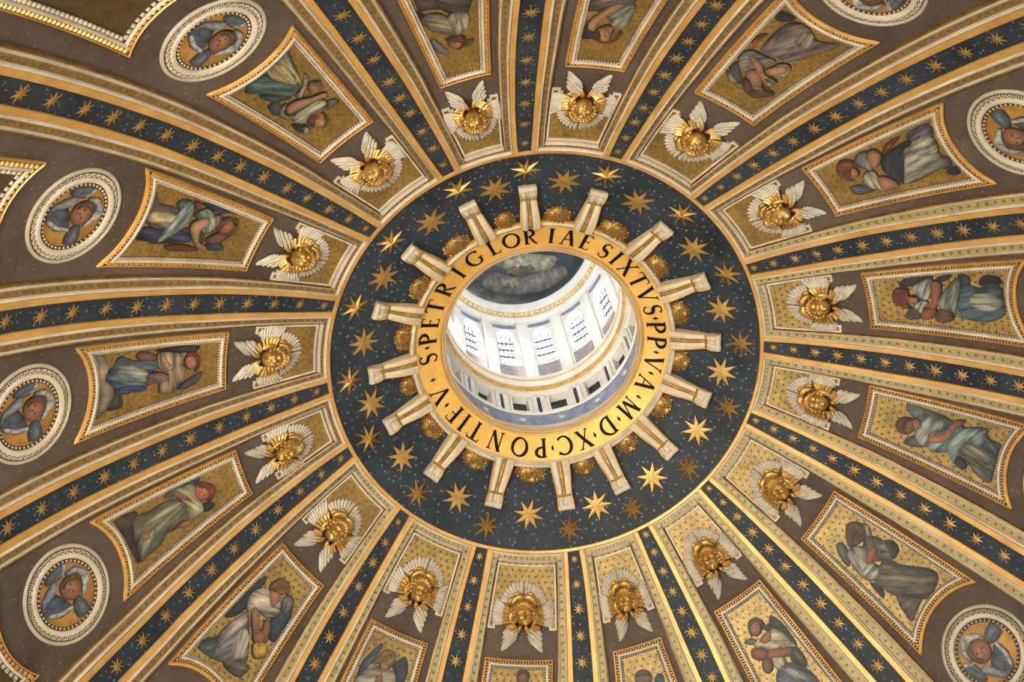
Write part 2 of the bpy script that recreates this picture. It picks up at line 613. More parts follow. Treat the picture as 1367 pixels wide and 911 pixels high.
FX = .005   # the gold ground starts this far inside the outer moulding
for k in range(16):
    # gold mosaic ground behind the cherub, with its notched lower end
    b = MB()
    for p0, p1, parts in ((59.84, 55.9, None), (55.9, 55.4, (-1, 1))):
        for s in (parts or (0,)):
            rows, uvs = [], []
            n = 8 if s == 0 else 2
            for i in range(n + 1):
                p = p0 + (p1 - p0) * i / n
                e = lat(5, p) + FX
                half = radians(rib_az(k + 1, p) - rib_az(k, p)) / 2 * rad(p)
                if s == 0:
                    us = [-half + e + (2 * half - 2 * e) * j / 8 for j in range(9)]
                else:
                    us = [s * (half - e - .036 * j / 2) for j in range(3)]
                rows.append([DL(k, u, p, .003) for u in us])
                uvs.append([(u * S, p * MPD * S) for u in us])
            b.grid(rows, uvs)
    g = tag(b.build(trim_name(), M['ground'] if 4 <= k <= 10 else M['ground_worn']), kind='structure')
    cross(k, 60.4, 60.22, 3, [(0, .014), (.1, .022), (.5, .025), (.9, .022), (1, .012)], M['white'], 'white_moulding', g)
    cross(k, 60.22, 60.0, 4, [(0, .012), (1, .012)], M['olive'] if 4 <= k <= 11 else M['olive_worn'], 'mosaic_band', g)
    cross(k, 60.0, 59.8, 5, [(0, .010), (0, .015), (.3, .019), (.6, .0165), (.66, .014), (.9, .013), (1, .010), (1, -.001)], M['grey'], 'outer_moulding', g)
    # white stepped border
    b = MB()

    def seg(p_a, p_b, wd=.0075, h=.010):
        (u0, f0), (u1, f1) = p_a, p_b
        v0, v1 = f0 * MPD, f1 * MPD
        d = Vector((u1 - u0, v1 - v0, 0))
        n = Vector((-d.y, d.x, 0)).normalized() * (wd / 2)
        e = d.normalized() * (wd / 2)
        N = 6 if d.length > .1 else 1
        rr = []
        for i in range(N + 1):
            t = i / N
            q = Vector((u0, v0, 0)) + d * t + (e * (-1 if i == 0 else 1 if i == N else 0))
            rr.append([DL(k, (q + n * a).x, (q + n * a).y / MPD, hh) for a, hh in ((-1, 0), (-1, h), (1, h), (1, 0))])
        b.grid(rr)

    for s in (-1, 1):
        def U(p, add=0.0):
            half = radians(rib_az(k + 1, p) - rib_az(k, p)) / 2 * rad(p)
            return s * (half - lat(5, p) - FX - .003 - add)
        path = [(U(59.66), 59.62), (U(57.6), 57.6), (U(55.4), 55.4), (U(55.4, .028), 55.4), (U(55.4, .028), 55.66), (U(55.4, .042), 55.66), (U(55.4, .042), 55.95), (U(55.4, .075), 55.95)]
        for a, c in zip(path, path[1:]):
            seg(a, c)
    half = radians(rib_az(k + 1, 59.62) - rib_az(k, 59.62)) / 2 * rad(59.62) - lat(5, 59.62) - FX - .003
    seg((-half, 59.62), (half, 59.62))
    b.build('stepped_border', M['white'], g, smooth=False)

# ---- blue ring round the oculus and its gilt edge
rows = []
for i in range(15):
    p = 60.62 + (67.6 - 60.62) * i / 14
    rows.append([D(360 * j / 192, p, .010) for j in range(192)])
MB().grid(rows, plan_uv(rows), closed=True).build('ceiling', M['blue'], kind='structure')
rows = [[D(360 * j / 192, p, h) for j in range(192)] for p, h in ((60.40, -.001), (60.40, .018), (60.42, .021), (60.60, .022), (60.64, .020), (60.64, .009))]
MB().grid(rows, closed=True).build(trim_name(), M['gilt'], kind='structure')

# ---- inscription ring
ring = lathe([(.589, .183), (.56, .1976), (.53, .2122), (.50, .2266), (.478, .2366)], 192).build(trim_name(), M['frieze'], kind='structure')
lathe([(.621, .215), (.621, .176), (.619, .164), (.614, .157)], 192).build('gilt_outer_face', M['frieze'], ring)
lathe([(.614, .157), (.607, .154), (.601, .156), (.598, .162), (.5965, .168), (.593, .173), (.590, .177), (.589, .184)], 192).build('outer_moulding', M['cream'], ring)
lathe([(.478, .2370), (.478, .231), (.474, .228), (.470, .231), (.4695, .237)], 192).build('gilt_bead', M['gilt'], ring)
lathe([(.4695, .237), (.466, .234), (.461, .236), (.4585, .243)], 192).build('grey_moulding', M['grey'], ring)
lathe([(.4585, .243), (.456, .240), (.451, .241), (.4485, .246), (.449, .254)], 192).build('inner_lip', M['gilt'], ring)


# letters: strokes of a Roman capital, in a box one unit high
def arc(cx, cy, rx, ry, a0, a1, n=16):
    return [(cx + rx * cos(radians(a0 + (a1 - a0) * i / n)), cy + ry * sin(radians(a0 + (a1 - a0) * i / n))) for i in range(n + 1)]


TH, TN, SF = .185, .085, .06


def stem(x, y0=0, y1=1, w=TH, s0=1, s1=1):
    o = [([(x, y0), (x, y1)], w)]
    if s0:
        o.append(([(x - .15, y0 + SF / 2), (x + .15, y0 + SF / 2)], SF))
    if s1:
        o.append(([(x - .15, y1 - SF / 2), (x + .15, y1 - SF / 2)], SF))
    return o


def bowl(cx, cy, rx, ry, a0, a1, thick=TH, thin=TN, tilt=0):
    p = arc(cx, cy, rx, ry, a0, a1, 22)
    w = [thin + (thick - thin) * abs(cos(radians(a0 + (a1 - a0) * i / 22 + tilt))) ** 1.4 for i in range(23)]
    return [(p, w)]


def serif(x, y, w=.26):
    return [([(x - w / 2, y), (x + w / 2, y)], SF)]


GLY = {
    'I': (.34, stem(.17)),
    'L': (.62, stem(.17) + [([(.17, SF / 2), (.58, SF / 2)], SF), ([(.575, .0), (.605, .2)], .05)]),
    'T': (.80, stem(.40, s1=0) + [([(.04, .97), (.76, .97)], SF + .01), ([(.05, .98), (.02, .80)], .045), ([(.75, .98), (.78, .80)], .045)]),
    'E': (.62, stem(.17) + [([(.17, SF / 2), (.56, SF / 2)], SF), ([(.555, 0), (.585, .19)], .045), ([(.17, .97), (.54, .97)], SF), ([(.535, 1), (.55, .82)], .045), ([(.17, .52), (.46, .52)], SF), ([(.46, .44), (.46, .60)], .04)]),
    'F': (.60, stem(.17) + [([(.17, .97), (.55, .97)], SF), ([(.545, 1), (.565, .80)], .045), ([(.17, .50), (.46, .50)], SF), ([(.46, .42), (.46, .58)], .04)]),
    'P': (.66, stem(.17) + bowl(.24, .72, .36, .26, 90, -90) + [([(.17, .98), (.26, .98)], SF), ([(.17, .46), (.26, .46)], SF)]),
    'R': (.78, stem(.17) + bowl(.24, .74, .33, .24, 90, -90) + [([(.17, .98), (.26, .98)], SF), ([(.17, .50), (.30, .50)], SF), ([(.34, .50), (.52, .22), (.66, .06), (.80, .0)], [.10, .13, .12, .05])]),
    'D': (.86, stem(.17) + bowl(.27, .5, .53, .48, 90, -90) + [([(.17, .98), (.29, .98)], SF), ([(.17, .02), (.29, .02)], SF)]),
    'O': (.98, bowl(.49, .5, .42, .47, 0, 360, tilt=18)),
    'C': (.86, bowl(.50, .5, .43, .47, 45, 315) + [([(.80, .76), (.82, .95)], .045), ([(.79, .14), (.83, .22)], .045)]),
    'G': (.90, bowl(.49, .5, .42, .47, 45, 318) + [([(.79, .78), (.81, .95)], .045), ([(.78, .10), (.78, .42)], .13), ([(.63, .42), (.92, .42)], SF)]),
    'V': (.88, [([(.12, .97), (.45, .0)], .185), ([(.45, .0), (.76, .97)], .075)] + serif(.12, .975) + serif(.76, .975, .24)),
    'A': (.88, [([(.43, 1.0), (.12, .03)], .075), ([(.43, 1.0), (.76, .03)], .185), ([(.25, .36), (.66, .36)], SF)] + serif(.12, .022, .24) + serif(.76, .022, .26)),
    'X': (.86, [([(.14, .97), (.72, .03)], .185), ([(.70, .97), (.14, .03)], .072)] + serif(.14, .975) + serif(.70, .975, .22) + serif(.14, .022, .22) + serif(.73, .022)),
    'N': (.90, [([(.17, .97), (.17, 0)], .075), ([(.15, .99), (.74, .0)], .185), ([(.74, 1), (.74, 0)], .075)] + serif(.15, .975, .22) + serif(.17, .022, .24) + serif(.74, .975, .24)),
    'M': (1.08, [([(.22, .97), (.14, 0)], .075), ([(.22, .99), (.53, .04)], .185), ([(.53, .04), (.86, .97)], .075), ([(.86, .99), (.94, 0)], .185)] + serif(.13, .022, .22) + serif(.95, .022, .26) + serif(.22, .975, .16) + serif(.88, .975, .16)),
    'S': (.60, [(arc(.30, .745, .20, .225, 30, 270, 14)[:-1] + arc(.30, .27, .22, .25, 90, -150, 14), [.065] + [.065 + .06 * sin(pi * i / 28) ** 2 + .08 * math.exp(-((i - 14) / 5.0) ** 2) for i in range(1, 28)] + [.065]), ([(.46, .80), (.50, .97)], .045), ([(.08, .05), (.06, .24)], .045)]),
    '.': (.2, [([(.1, .36), (.1, .53), (.1, .70)], [.005, .17, .005])]),
}
TEXT = ("S291.0 .297.0 P301.6 E310.3 T319.2 R329.6 I340.3 G350.6 L1.6 O10.8 R20.2 I30.6 A38.9 E48.0 S58.6 I65.3 X73.0 T81.8 V90.8 S99.4 .104.2 "
        "P109.0 P117.0 .122.6 V128.6 .134.1 A140.3 .148.3 M156.0 .163.7 D170.8 .178.6 X184.6 C194.8 .201.3 P207.2 O218.3 N231.2 T243.0 I250.6 F257.6 .263.9 V270.4 .279.4").split()
LR0, LH = .4935, .083


def frieze_pt(az, r, h=.0016):
    z = .183 + (.589 - r) / (.589 - .478) * (.2366 - .183)
    a = radians(az)
    return W(r * cos(a), r * sin(a), z - h)


for tk in TEXT:
    ch, az = tk[0], float(tk[1:])
    wd, strokes = GLY[ch]
    b = MB()
    for pts, ws in strokes:
        P = []
        if len(pts) == 2:
            pts = [(pts[0][0] + (pts[1][0] - pts[0][0]) * t / 4, pts[0][1] + (pts[1][1] - pts[0][1]) * t / 4) for t in range(5)]
        if not isinstance(ws, list):
            ws = [ws] * len(pts)
        if len(ws) != len(pts):
            ws = [ws[min(len(ws) - 1, int(i * len(ws) / len(pts)))] for i in range(len(pts))]
        rows = []
        for i, (x, y) in enumerate(pts):
            a, c = pts[max(0, i - 1)], pts[min(len(pts) - 1, i + 1)]
            dx, dy = c[0] - a[0], c[1] - a[1]
            l = sqrt(dx * dx + dy * dy) or 1
            nx, ny = -dy / l * ws[i] / 2, dx / l * ws[i] / 2
            row = []
            for q, hh in ((1, 0.0), (1, .0018), (-1, .0018), (-1, 0.0)):
                xx, yy = x + nx * q, y + ny * q
                r = LR0 + yy * LH
                row.append(frieze_pt(az + degrees((xx - wd / 2) * LH / .535), r, hh))
            rows.append(row)
        b.grid(rows)
    o = b.build('letter' if ch != '.' else 'interpunct', M['letter'], ring, smooth=False)
    if ch != '.':
        o['label'] = 'black Roman capital ' + ch

# ================================================================ lantern
A0 = 12.6                                 # azimuth of the first window
lathe([(.449, .252), (.452, .262), (.462, .272), (.468, .285), (.474, .30), (.492, .36), (.505, .388), (.506, .397)], 128).build('wall_cove', M['lwhite'], kind='structure')
fr = lathe([(.506, .397), (.495, .44), (.485, .474)], 128).build(trim_name(), M['lblue'], kind='structure')
lathe([(.485, .474), (.479, .477), (.478, .486), (.485, .490), (.497, .491)], 128).build(trim_name(), M['lwhite'], kind='structure')
for k in range(16):
    s = star_mesh('frieze_star', 8, .17, .03, .02, .012, .008, M['lwhite'])
    a = radians(A0 + 22.5 * k)
    X = Vector((sin(a), -cos(a), 0))
    Z = Vector((-cos(a), -sin(a), -.27)).normalized()
    Y = Z.cross(X)
    mt = Matrix.Identity(4)
    for i in range(3):
        mt[i][0], mt[i][1], mt[i][2] = X[i], Y[i], Z[i]
    mt.translation = W(.4945 * cos(a), .4945 * sin(a), .436)
    s.parent = fr
    s.matrix_world = mt


def cyl(r0, a0, a1, z0, z1, n=6):
    return [[W(r0 * cos(radians(a0 + (a1 - a0) * j / n)), r0 * sin(radians(a0 + (a1 - a0) * j / n)), z) for j in range(n + 1)] for z in (z0, z1)]


def sector(b, a0, a1, z0, z1, ri, ro, n=4):
    """solid block of a ring between two azimuths"""
    def P(a, r, z):
        return W(r * cos(radians(a)), r * sin(radians(a)), z)
    As = [a0 + (a1 - a0) * j / n for j in range(n + 1)]
    b.grid([[P(a, ro, z0) for a in As], [P(a, ri, z0) for a in As], [P(a, ri, z1) for a in As], [P(a, ro, z1) for a in As]])
    for a in (a0, a1):
        b.face([P(a, ri, z0), P(a, ro, z0), P(a, ro, z1), P(a, ri, z1)])


# lower storey: square openings between paired pilasters
RWL = .494
b = MB()
for k in range(16):
    c = A0 + 22.5 * k
    b.grid(cyl(RWL, c + 4.9, c + 17.6, .488, .705))
    b.grid(cyl(RWL, c - 4.9, c + 4.9, .488, .522))
    b.grid(cyl(RWL, c - 4.9, c + 4.9, .692, .705))
wl = b.build('wall_lower', M['lwhite'], kind='structure')
for k in range(16):
    c = A0 + 11.25 + 22.5 * k
    for q in (-2.4, 2.4):
        b = MB()
        sector(b, c + q - 1.25, c + q + 1.25, .495, .70, .483, .497)
        sector(b, c + q - 1.5, c + q + 1.5, .682, .70, .480, .497)
        sector(b, c + q - 1.5, c + q + 1.5, .490, .505, .480, .497)
        b.build('pilaster', M['lwhite'], wl, smooth=False)
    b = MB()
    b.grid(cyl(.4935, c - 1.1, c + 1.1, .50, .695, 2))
    b.build('gap_shade', M['dark'], wl)  # shade of the gap between the pilasters, painted as a flat dark strip
WN = 0
for k in range(16):
    c = A0 + 22.5 * k
    WN += 1
    b = MB()
    for a0, a1, z0, z1 in ((-5.8, -4.8, .51, .703), (4.8, 5.8, .51, .703), (-4.8, 4.8, .51, .523), (-4.8, 4.8, .691, .703)):
        sector(b, c + a0, c + a1, z0, z1, .487, .496)
    w = tag(b.build('window_%d' % WN, M['lwhite'], smooth=False), kind='structure')
    b = MB()

    def P(a, r, z):
        return W(r * cos(radians(c + a)), r * sin(radians(c + a)), z)
    ro = .530
    b.grid([[P(-4.85, RWL, .522), P(4.85, RWL, .522), P(4.85, RWL, .692), P(-4.85, RWL, .692)], [P(-4.6, ro, .522), P(4.6, ro, .522), P(4.6, ro, .692), P(-4.6, ro, .692)]], closed=True)
    b.build('reveal', M['lwhite'], w, smooth=False)
    b = MB()
    b.face([P(-4.7, ro, .52), P(4.7, ro, .52), P(4.7, ro, .694), P(-4.7, ro, .694)])
    b.build('pane', M['dark'], w, smooth=False)
# cornice: gilt rope, corona, dentils
lathe([(.494, .698), (.480, .70), (.474, .704), (.470, .700), (.462, .702)], 128).build(trim_name(), M['lwhite'], kind='structure')
co = lathe([(.462, .702), (.455, .708), (.452, .72), (.456, .735), (.452, .745)], 128).build(trim_name(), M['lgold'], kind='structure')
b = MB()
for i in range(180):
    a = radians(2 * i)
    e = Vector((cos(a), sin(a), 0))
    q = Vector((-sin(a), cos(a), 0))
    b.box(W(.4525 * cos(a), .4525 * sin(a), .722), e * .035, q * .038, Vector((0, 0, .09)))
b.build('dentil_course', M['lgold'], co, smooth=False, kind='stuff')
lathe([(.452, .745), (.446, .752), (.445, .79)], 128).build(trim_name(), M['lwhite'], kind='structure')
lathe([(.445, .79), (.441, .797), (.441, .806), (.445, .813)], 128).build(trim_name(), M['lgold'], kind='structure')
lathe([(.445, .813), (.444, .845), (.448, .858), (.47, .862), (.525, .863)], 128).build(trim_name(), M['lwhite'], kind='structure')
# upper storey: tall arched windows
RWU, HW, ZB, ZS, ZT = .522, 5.6, 1.19, 1.57, 1.665
b = MB()
for k in range(16):
    c = A0 + 22.5 * k
    b.grid(cyl(RWU, c + HW, c + 22.5 - HW, .86, 1.80))
    b.grid(cyl(RWU, c - HW, c + HW, .86, ZB))
    n = 14
    rows = [[], []]
    for j in range(n + 1):
        t = -1 + 2 * j / n
        z = ZS + (ZT - ZS) * sqrt(max(0, 1 - t * t))
        a = radians(c + HW * t)
        rows[0].append(W(RWU * cos(a), RWU * sin(a), z))
        rows[1].append(W(RWU * cos(a), RWU * sin(a), 1.80))
    b.grid(rows)
wu = b.build('wall_upper', M['lwhite'], kind='structure')
for k in range(16):
    c = A0 + 11.25 + 22.5 * k
    b = MB()
    sector(b, c - 3.3, c + 3.3, .862, 1.70, .506, .524)
    sector(b, c - 3.9, c + 3.9, 1.70, 1.735, .500, .524)
    sector(b, c - 3.6, c + 3.6, .862, .90, .502, .524)
    b.build('pilaster', M['lwhite'], wu, smooth=False)
    c = A0 + 22.5 * k
    b = MB()
    sector(b, c - 6.6, c + 6.6, .885, 1.155, .517, .523)
    b.build('apron_panel', M['apron'], wu, smooth=False)
    b = MB()
    sector(b, c - 6.8, c + 6.8, 1.695, 1.735, .518, .523)
    b.build('shadow_panel', M['lblue'], wu, smooth=False)  # grey strip over the window, its recess shadow put into the colour
for k in range(16):
    c = A0 + 22.5 * k
    WN += 1

    def P(a, r, z):
        return W(r * cos(radians(c + a)), r * sin(radians(c + a)), z)
    prof = [(-HW, ZB)] + [(HW * (-1 + 2 * j / 14), ZS + (ZT - ZS) * sqrt(max(0, 1 - (-1 + 2 * j / 14) ** 2))) for j in range(15)] + [(HW, ZB)]
    b = MB()
    b.grid([[P(a, r, z) for a, z in prof] for r in (RWU - .004, RWU, .575)], closed=True)
    w = tag(b.build('window_%d' % WN, M['lwhite'], smooth=False), kind='structure')
    b = MB()
    b.face([P(a, .572, z) for a, z in prof])
    b.build('pane', M['glass'], w, smooth=False)
    for a in (-3.6, -1.2, 1.2, 3.6):
        b = MB()
        z1 = ZS + (ZT - ZS) * sqrt(1 - (a / HW) ** 2)
        sector(b, c + a - .26, c + a + .26, ZB, z1, .560, .571, 1)
        b.build('bar', M['iron'], w, smooth=False)
    for i in range(5):
        b = MB()
        z = ZB + .003 + i * .095
        sector(b, c - HW, c + HW, z - .004, z + .004, .560, .571, 2)
        b.build('bar', M['iron'], w, smooth=False)
# upper cornice with egg-and-dart, then the painted vault
lathe([(.522, 1.735), (.506, 1.742), (.500, 1.755), (.492, 1.765), (.486, 1.772)], 128).build(trim_name(), M['lwhite'], kind='structure')
co = lathe([(.486, 1.772), (.480, 1.776), (.470, 1.795), (.462, 1.80)], 128).build(trim_name(), M['lgold'], kind='structure')
b = MB()
for i in range(96):
    a = radians(3.75 * i)
    b.ball(W(.473 * cos(a), .473 * sin(a), 1.783), .085, .085, .12, 6, 4)
b.build('egg_course', M['lwhite'], co, kind='stuff')
lathe([(.462, 1.80), (.455, 1.806), (.448, 1.83), (.440, 1.85), (.433, 1.852)], 128).build(trim_name(), M['lwhite'], kind='structure')
CR, CZ, CH = .434, 1.85, .34
rows = lambda n: [(CR * cos(pi / 2 * i / n) + 1e-5, CZ + CH * sin(pi / 2 * i / n)) for i in range(n + 1)]
cap = lathe(rows(20), 96).build('ceiling', M['cap'], kind='structure')

# painted figures, outlines in panel coordinates (mm of radius, hundredths of a degree)
FIGS={
0:[('wing','62605c',[-68,4932,-31,5080,-41,5100,-73,5033,-84,4956]),
('wing','5a5248',[48,5024,79,5024,66,5069,47,5067]),
('robe','4c3e3a',[-85,4483,99,4601,79,4799,32,4807,-18,4705,-77,4681,-97,4649]),
('robe_fold','40342a',[-106,4659,-76,4734,-78,4820,-98,4787]),
('blouse','857a62',[-81,4713,-22,4738,16,4814,52,4766,76,4832,58,4926,1,4945,-68,4862,-82,4782]),
('sleeve','948668',[3,4789,52,4766,81,4817,68,4914,16,4954]),
('head','8c5a38',[45,5031,39,5054,28,5069,14,5073,0,5064,-11,5045,-18,5020,-18,4993,-12,4971,-1,4956,13,4953,27,4962,38,4980,44,5005]),
('hair','5a3020',[-26,4979,-8,4956,38,4967,48,5024,35,5069,2,5076,31,5032,-5,5001])],
1:[('robe_fold','2c2a24',[-92,5047,-91,4963,-59,5010,-37,5090,-88,5114]),
('robe','5a4a44',[-137,4699,37,4666,53,4746,40,4835,-30,4870,-90,4879,-115,4865]),
('sleeve','76766a',[-27,4886,8,4827,63,4794,61,4863,26,4924,-8,4950]),
('blouse','8a8a78',[16,4995,0,4948,40,4835,66,4810,66,4929,61,4982]),
('arm','94704e',[-88,4979,-69,4910,-13,4798,26,4805,-1,4863,-50,4974,-53,5042,-79,5029]),
('neck','946a48',[-24,4987,16,4995,16,5080,-13,5052]),
('head','8a6440',[15,5063,18,5093,14,5119,5,5134,-8,5137,-22,5126,-34,5104,-42,5074,-45,5044,-41,5019,-32,5003,-19,5001,-5,5012,7,5034]),
('hair','6a4424',[-50,5109,-53,5042,-31,5039,-34,5107,3,5142,44,5106,55,5035,37,5023,26,5094,-1,5117])],
2:[('robe_fold','2c2622',[-148,4566,-155,4496,-116,4490,-94,4506,-116,4561]),
('wing','3f4a40',[-119,5060,-116,4990,-65,5066,-33,5131,-73,5126]),
('wing','8a8670',[-128,5087,-93,5099,-43,5142,-77,5148]),
('robe','7a665e',[-89,4805,-102,4631,-86,4522,-17,4515,38,4562,106,4491,103,4569,69,4676,51,4757,21,4817,-21,4822,-53,4847]),
('robe_panel','94806c',[-27,4637,-28,4550,8,4534,36,4600,22,4674]),
('robe_fold','665650',[-88,4821,-99,4696,-88,4631,-69,4728,-69,4815]),
('sash','8a4c22',[-143,4782,-134,4712,-115,4707,-127,4756,-107,4827,-127,4815]),
('blouse','8e8878',[-127,4951,-124,4881,-101,4854,-63,4858,-11,4843,-9,4876,-36,4911,-85,4903,-57,5006,-80,5034]),
('neck','8a6044',[-61,5028,-29,4971,11,5005,34,5079,5,5100]),
('sleeve','a09884',[7,4863,38,4820,63,4845,65,4914,28,4948,51,4889]),
('arm','90684c',[-99,4919,-83,4892,-31,4922,0,4968,39,4985,36,5024,-18,4992]),
('arm','9a7050',[-6,4941,14,4862,46,4835,59,4888,28,4948]),
('sleeve','a8a08c',[16,4999,39,4968,68,4980,53,5027]),
('head','8a6848',[56,5084,62,5104,63,5125,59,5144,50,5157,37,5160,24,5154,14,5140,7,5120,6,5099,11,5080,20,5068,32,5065,45,5070]),
('hair','5a4028',[-44,5093,-21,5064,21,5131,60,5147,74,5111,76,5055,101,5072,74,5128,46,5166,-8,5151])],
3:[('wing','4c4c48',[18,5162,22,5097,67,5008,66,5099,57,5149]),
('robe_fold','5c5660',[-133,4625,-149,4479,-92,4500,-71,4553,-74,4638,-102,4644]),
('robe_fold','2a2624',[83,4552,72,4489,106,4483,103,4535]),
('robe_hem','5a5e5c',[21,4567,19,4501,68,4508,62,4569]),
('robe','8a8672',[-57,4843,-69,4754,-79,4656,-62,4517,-15,4537,40,4518,60,4578,72,4675,85,4763,76,4835,24,4837]),
('robe_panel','99927c',[-108,4562,-85,4507,-28,4520,-14,4571,-31,4677,-86,4649]),
('robe_fold','34383a',[-86,4850,-86,4783,-105,4653,-79,4656,-43,4823,62,4823,72,4853,17,4898,-28,4903]),
('sash','7a3a1c',[-105,4820,-129,4741,-131,4683,-114,4722,-81,4832]),
('sleeve','6f6e66',[-97,5021,-119,4966,-113,4914,-74,4940,-31,4946,-34,4989,-66,5040]),
('arm','8a6044',[-113,4914,-114,4868,-79,4857,-33,4922,-33,4955,-77,4949]),
('blouse','a39a80',[16,5068,-29,5005,-17,4959,10,4960,70,4965,67,5008]),
('arm','8a6448',[10,4960,36,4892,77,4868,84,4908,75,4980]),
('head','96683f',[-28,5062,-21,5079,-22,5100,-28,5121,-41,5136,-55,5144,-70,5141,-82,5130,-88,5112,-88,5091,-81,5071,-69,5056,-54,5049,-39,5051]),
('hair','6e4426',[-98,5147,-116,5083,-90,5028,-68,5015,-66,5074,-58,5139,-11,5102,-24,5148,-59,5174])],
4:[('wing','2e2a26',[-99,5111,-118,5030,-125,4906,-105,4930,-78,5043,-75,5114]),
('wing','36302a',[-118,4874,-132,4783,-112,4807,-98,4863]),
('wing','4c4236',[62,5110,22,5059,61,5004,78,5033,79,5104]),
('robe_fold','23282c',[-101,4622,-128,4580,-123,4497,-91,4498,-99,4546,-82,4610]),
('robe_fold','3c4a50',[-132,4740,-126,4682,-93,4684,-80,4739]),
('robe','4e6068',[-60,4761,-87,4694,-68,4631,-96,4547,-71,4494,-33,4495,25,4490,64,4530,83,4618,76,4720,64,4765,19,4779,-34,4755]),
('robe_panel','9a9a84',[-35,4690,-50,4584,-26,4513,6,4503,34,4585,17,4684]),
('skirt','7d8270',[-6,4895,-85,4806,-119,4744,-93,4735,-40,4758,19,4779,71,4766,39,4826,27,4885]),
('blouse','9a9a8c',[-65,5051,-98,4984,-118,4917,-91,4908,-32,4946,-18,4953,-18,4997]),
('blouse','a8a090',[22,5050,-11,4999,2,4958,28,4998,55,5003]),
('basket','5a4028',[54,4924,30,4885,39,4826,79,4819,93,4887,80,4928]),
('arm','7e5038',[-91,4925,-105,4878,-85,4854,1,4897,41,4940,28,4963,-12,4937]),
('hand','74482f',[42,5010,21,4945,41,4913,74,4954,78,5007]),
('neck','96684a',[-31,5082,-25,5013,2,5028,5,5082]),
('head','8a5836',[-25,5075,-7,5084,7,5102,14,5125,14,5148,7,5168,-7,5179,-25,5180,-42,5171,-56,5152,-64,5129,-64,5105,-56,5086,-42,5075]),
('hair','6e3820',[-38,5177,-65,5143,-68,5081,-51,5068,-51,5120,-11,5148,5,5099,15,5075,29,5086,15,5145,-11,5175])],
5:[('wing','5c6660',[-108,5094,-113,5006,-106,4904,-63,5004,-74,5063]),
('wing','5a5a50',[70,5061,23,5011,50,4922,72,5004]),
('tunic','4a504a',[-108,4993,-116,4928,-107,4804,-96,4723,-49,4866,-66,4960]),
('robe_fold','3c4648',[-108,4616,-80,4542,-79,4487,-20,4490,-45,4576]),
('robe_hem','565c58',[48,4642,43,4566,92,4502,110,4506,85,4594]),
('robe','5e5e4c',[30,4727,-32,4682,-45,4576,-23,4480,46,4488,104,4486,36,4569,45,4632,34,4681]),
('robe_panel','77735a',[-12,4697,-34,4616,3,4515,35,4536,17,4621]),
('robe_fold','2e3434',[74,4733,40,4701,68,4651,94,4669]),
('blouse','8f948a',[14,5008,-43,4987,-74,4996,-99,4868,-55,4845,-10,4921,44,4901,51,4956]),
('tunic','6c7878',[14,4913,-55,4845,-92,4800,-96,4723,-55,4722,3,4782,40,4791,65,4882]),
('skirt','7f8a86',[-4,4784,-88,4721,-124,4587,-94,4579,-40,4596,-30,4692,45,4722,82,4730,37,4781]),
('arm','8c5a3e',[-2,4918,-32,4838,-92,4800,-116,4773,-122,4719,-77,4762,-6,4807,26,4897]),
('neck','8a5a40',[-42,5054,-63,5004,-30,4972,-1,5019]),
('head','80522f',[-21,5023,-4,5024,12,5034,25,5054,31,5078,30,5102,21,5121,7,5132,-9,5131,-26,5120,-38,5100,-44,5076,-43,5052,-35,5033]),
('hair','5e3620',[3,5131,-29,5124,-51,5068,-45,5044,-22,5082,10,5094,19,5046,29,5099])],
6:[('wing','4c483e',[62,5140,34,5119,48,5061,97,4997,98,5053]),
('wing','8a8270',[-96,5084,-108,5052,-81,5000,-59,5022]),
('robe_fold','3a2c20',[99,4837,81,4756,118,4709,109,4783]),
('robe_hem','554d3c',[72,4652,16,4553,-69,4523,22,4519,108,4485,111,4524]),
('robe','5f5640',[76,4818,-30,4853,-56,4737,-113,4621,-131,4539,-91,4502,-7,4506,34,4591,70,4667,81,4756]),
('robe_panel','4a4838',[-30,4853,-67,4719,-124,4602,-124,4533,-70,4608,-30,4711]),
('tunic','5e5648',[-46,5025,-85,4975,-91,4910,-42,4851,-2,4883,16,4951]),
('blouse','8a8470',[55,5055,7,5045,-11,4977,12,4926,24,4857,52,4814,92,4844,99,4909,87,4979]),
('sleeve','a09a84',[30,4830,45,4821,62,4821,78,4831,88,4849,92,4871,88,4892,78,4910,62,4919,45,4919,30,4909,19,4891,15,4869,19,4847]),
('sleeve','6a6858',[-80,4928,-119,4878,-110,4821,-69,4805,-36,4844,-47,4897]),
('sleeve','33302a',[-94,4913,-121,4865,-106,4810,-57,4808,-96,4829,-100,4875]),
('hand','7e4e34',[23,4944,-40,4962,-49,4928,-4,4899,32,4906]),
('head','7d5a3e',[-66,5045,-46,5034,-24,5033,-6,5043,5,5063,7,5088,0,5114,-15,5135,-36,5147,-57,5148,-75,5137,-86,5117,-89,5091,-81,5066]),
('hair','5a3a22',[-35,5156,-71,5147,-94,5096,-79,5040,-40,5018,-53,5087,-10,5090,19,5048,21,5088])],
7:[('wing','2c2c28',[-82,5119,-103,5047,-110,4947,-108,4874,-77,4913,-66,5018,-50,5071]),
('wing','5c6258',[90,5074,56,5073,43,5042,56,5030,85,5056]),
('robe','5c6268',[32,4809,-26,4812,-75,4739,-98,4644,-86,4537,12,4535,78,4683,62,4761]),
('robe_panel','8a9080',[-4,4796,-43,4760,-79,4635,-27,4673,2,4755]),
('blouse','a89c80',[49,5038,9,5012,-45,5047,-80,5003,-90,4938,-103,4879,-92,4871,-42,4928,-9,4920,10,4938,39,4992,62,5003]),
('blouse','a89c84',[21,4901,-16,4877,-20,4827,16,4813,29,4815,32,4865]),
('sleeve','4c4234',[-77,4885,-103,4851,-102,4750,-75,4739,-46,4794,-55,4841]),
('neck','8a5a3a',[17,5038,-37,5045,-19,4996,10,4995,27,5019]),
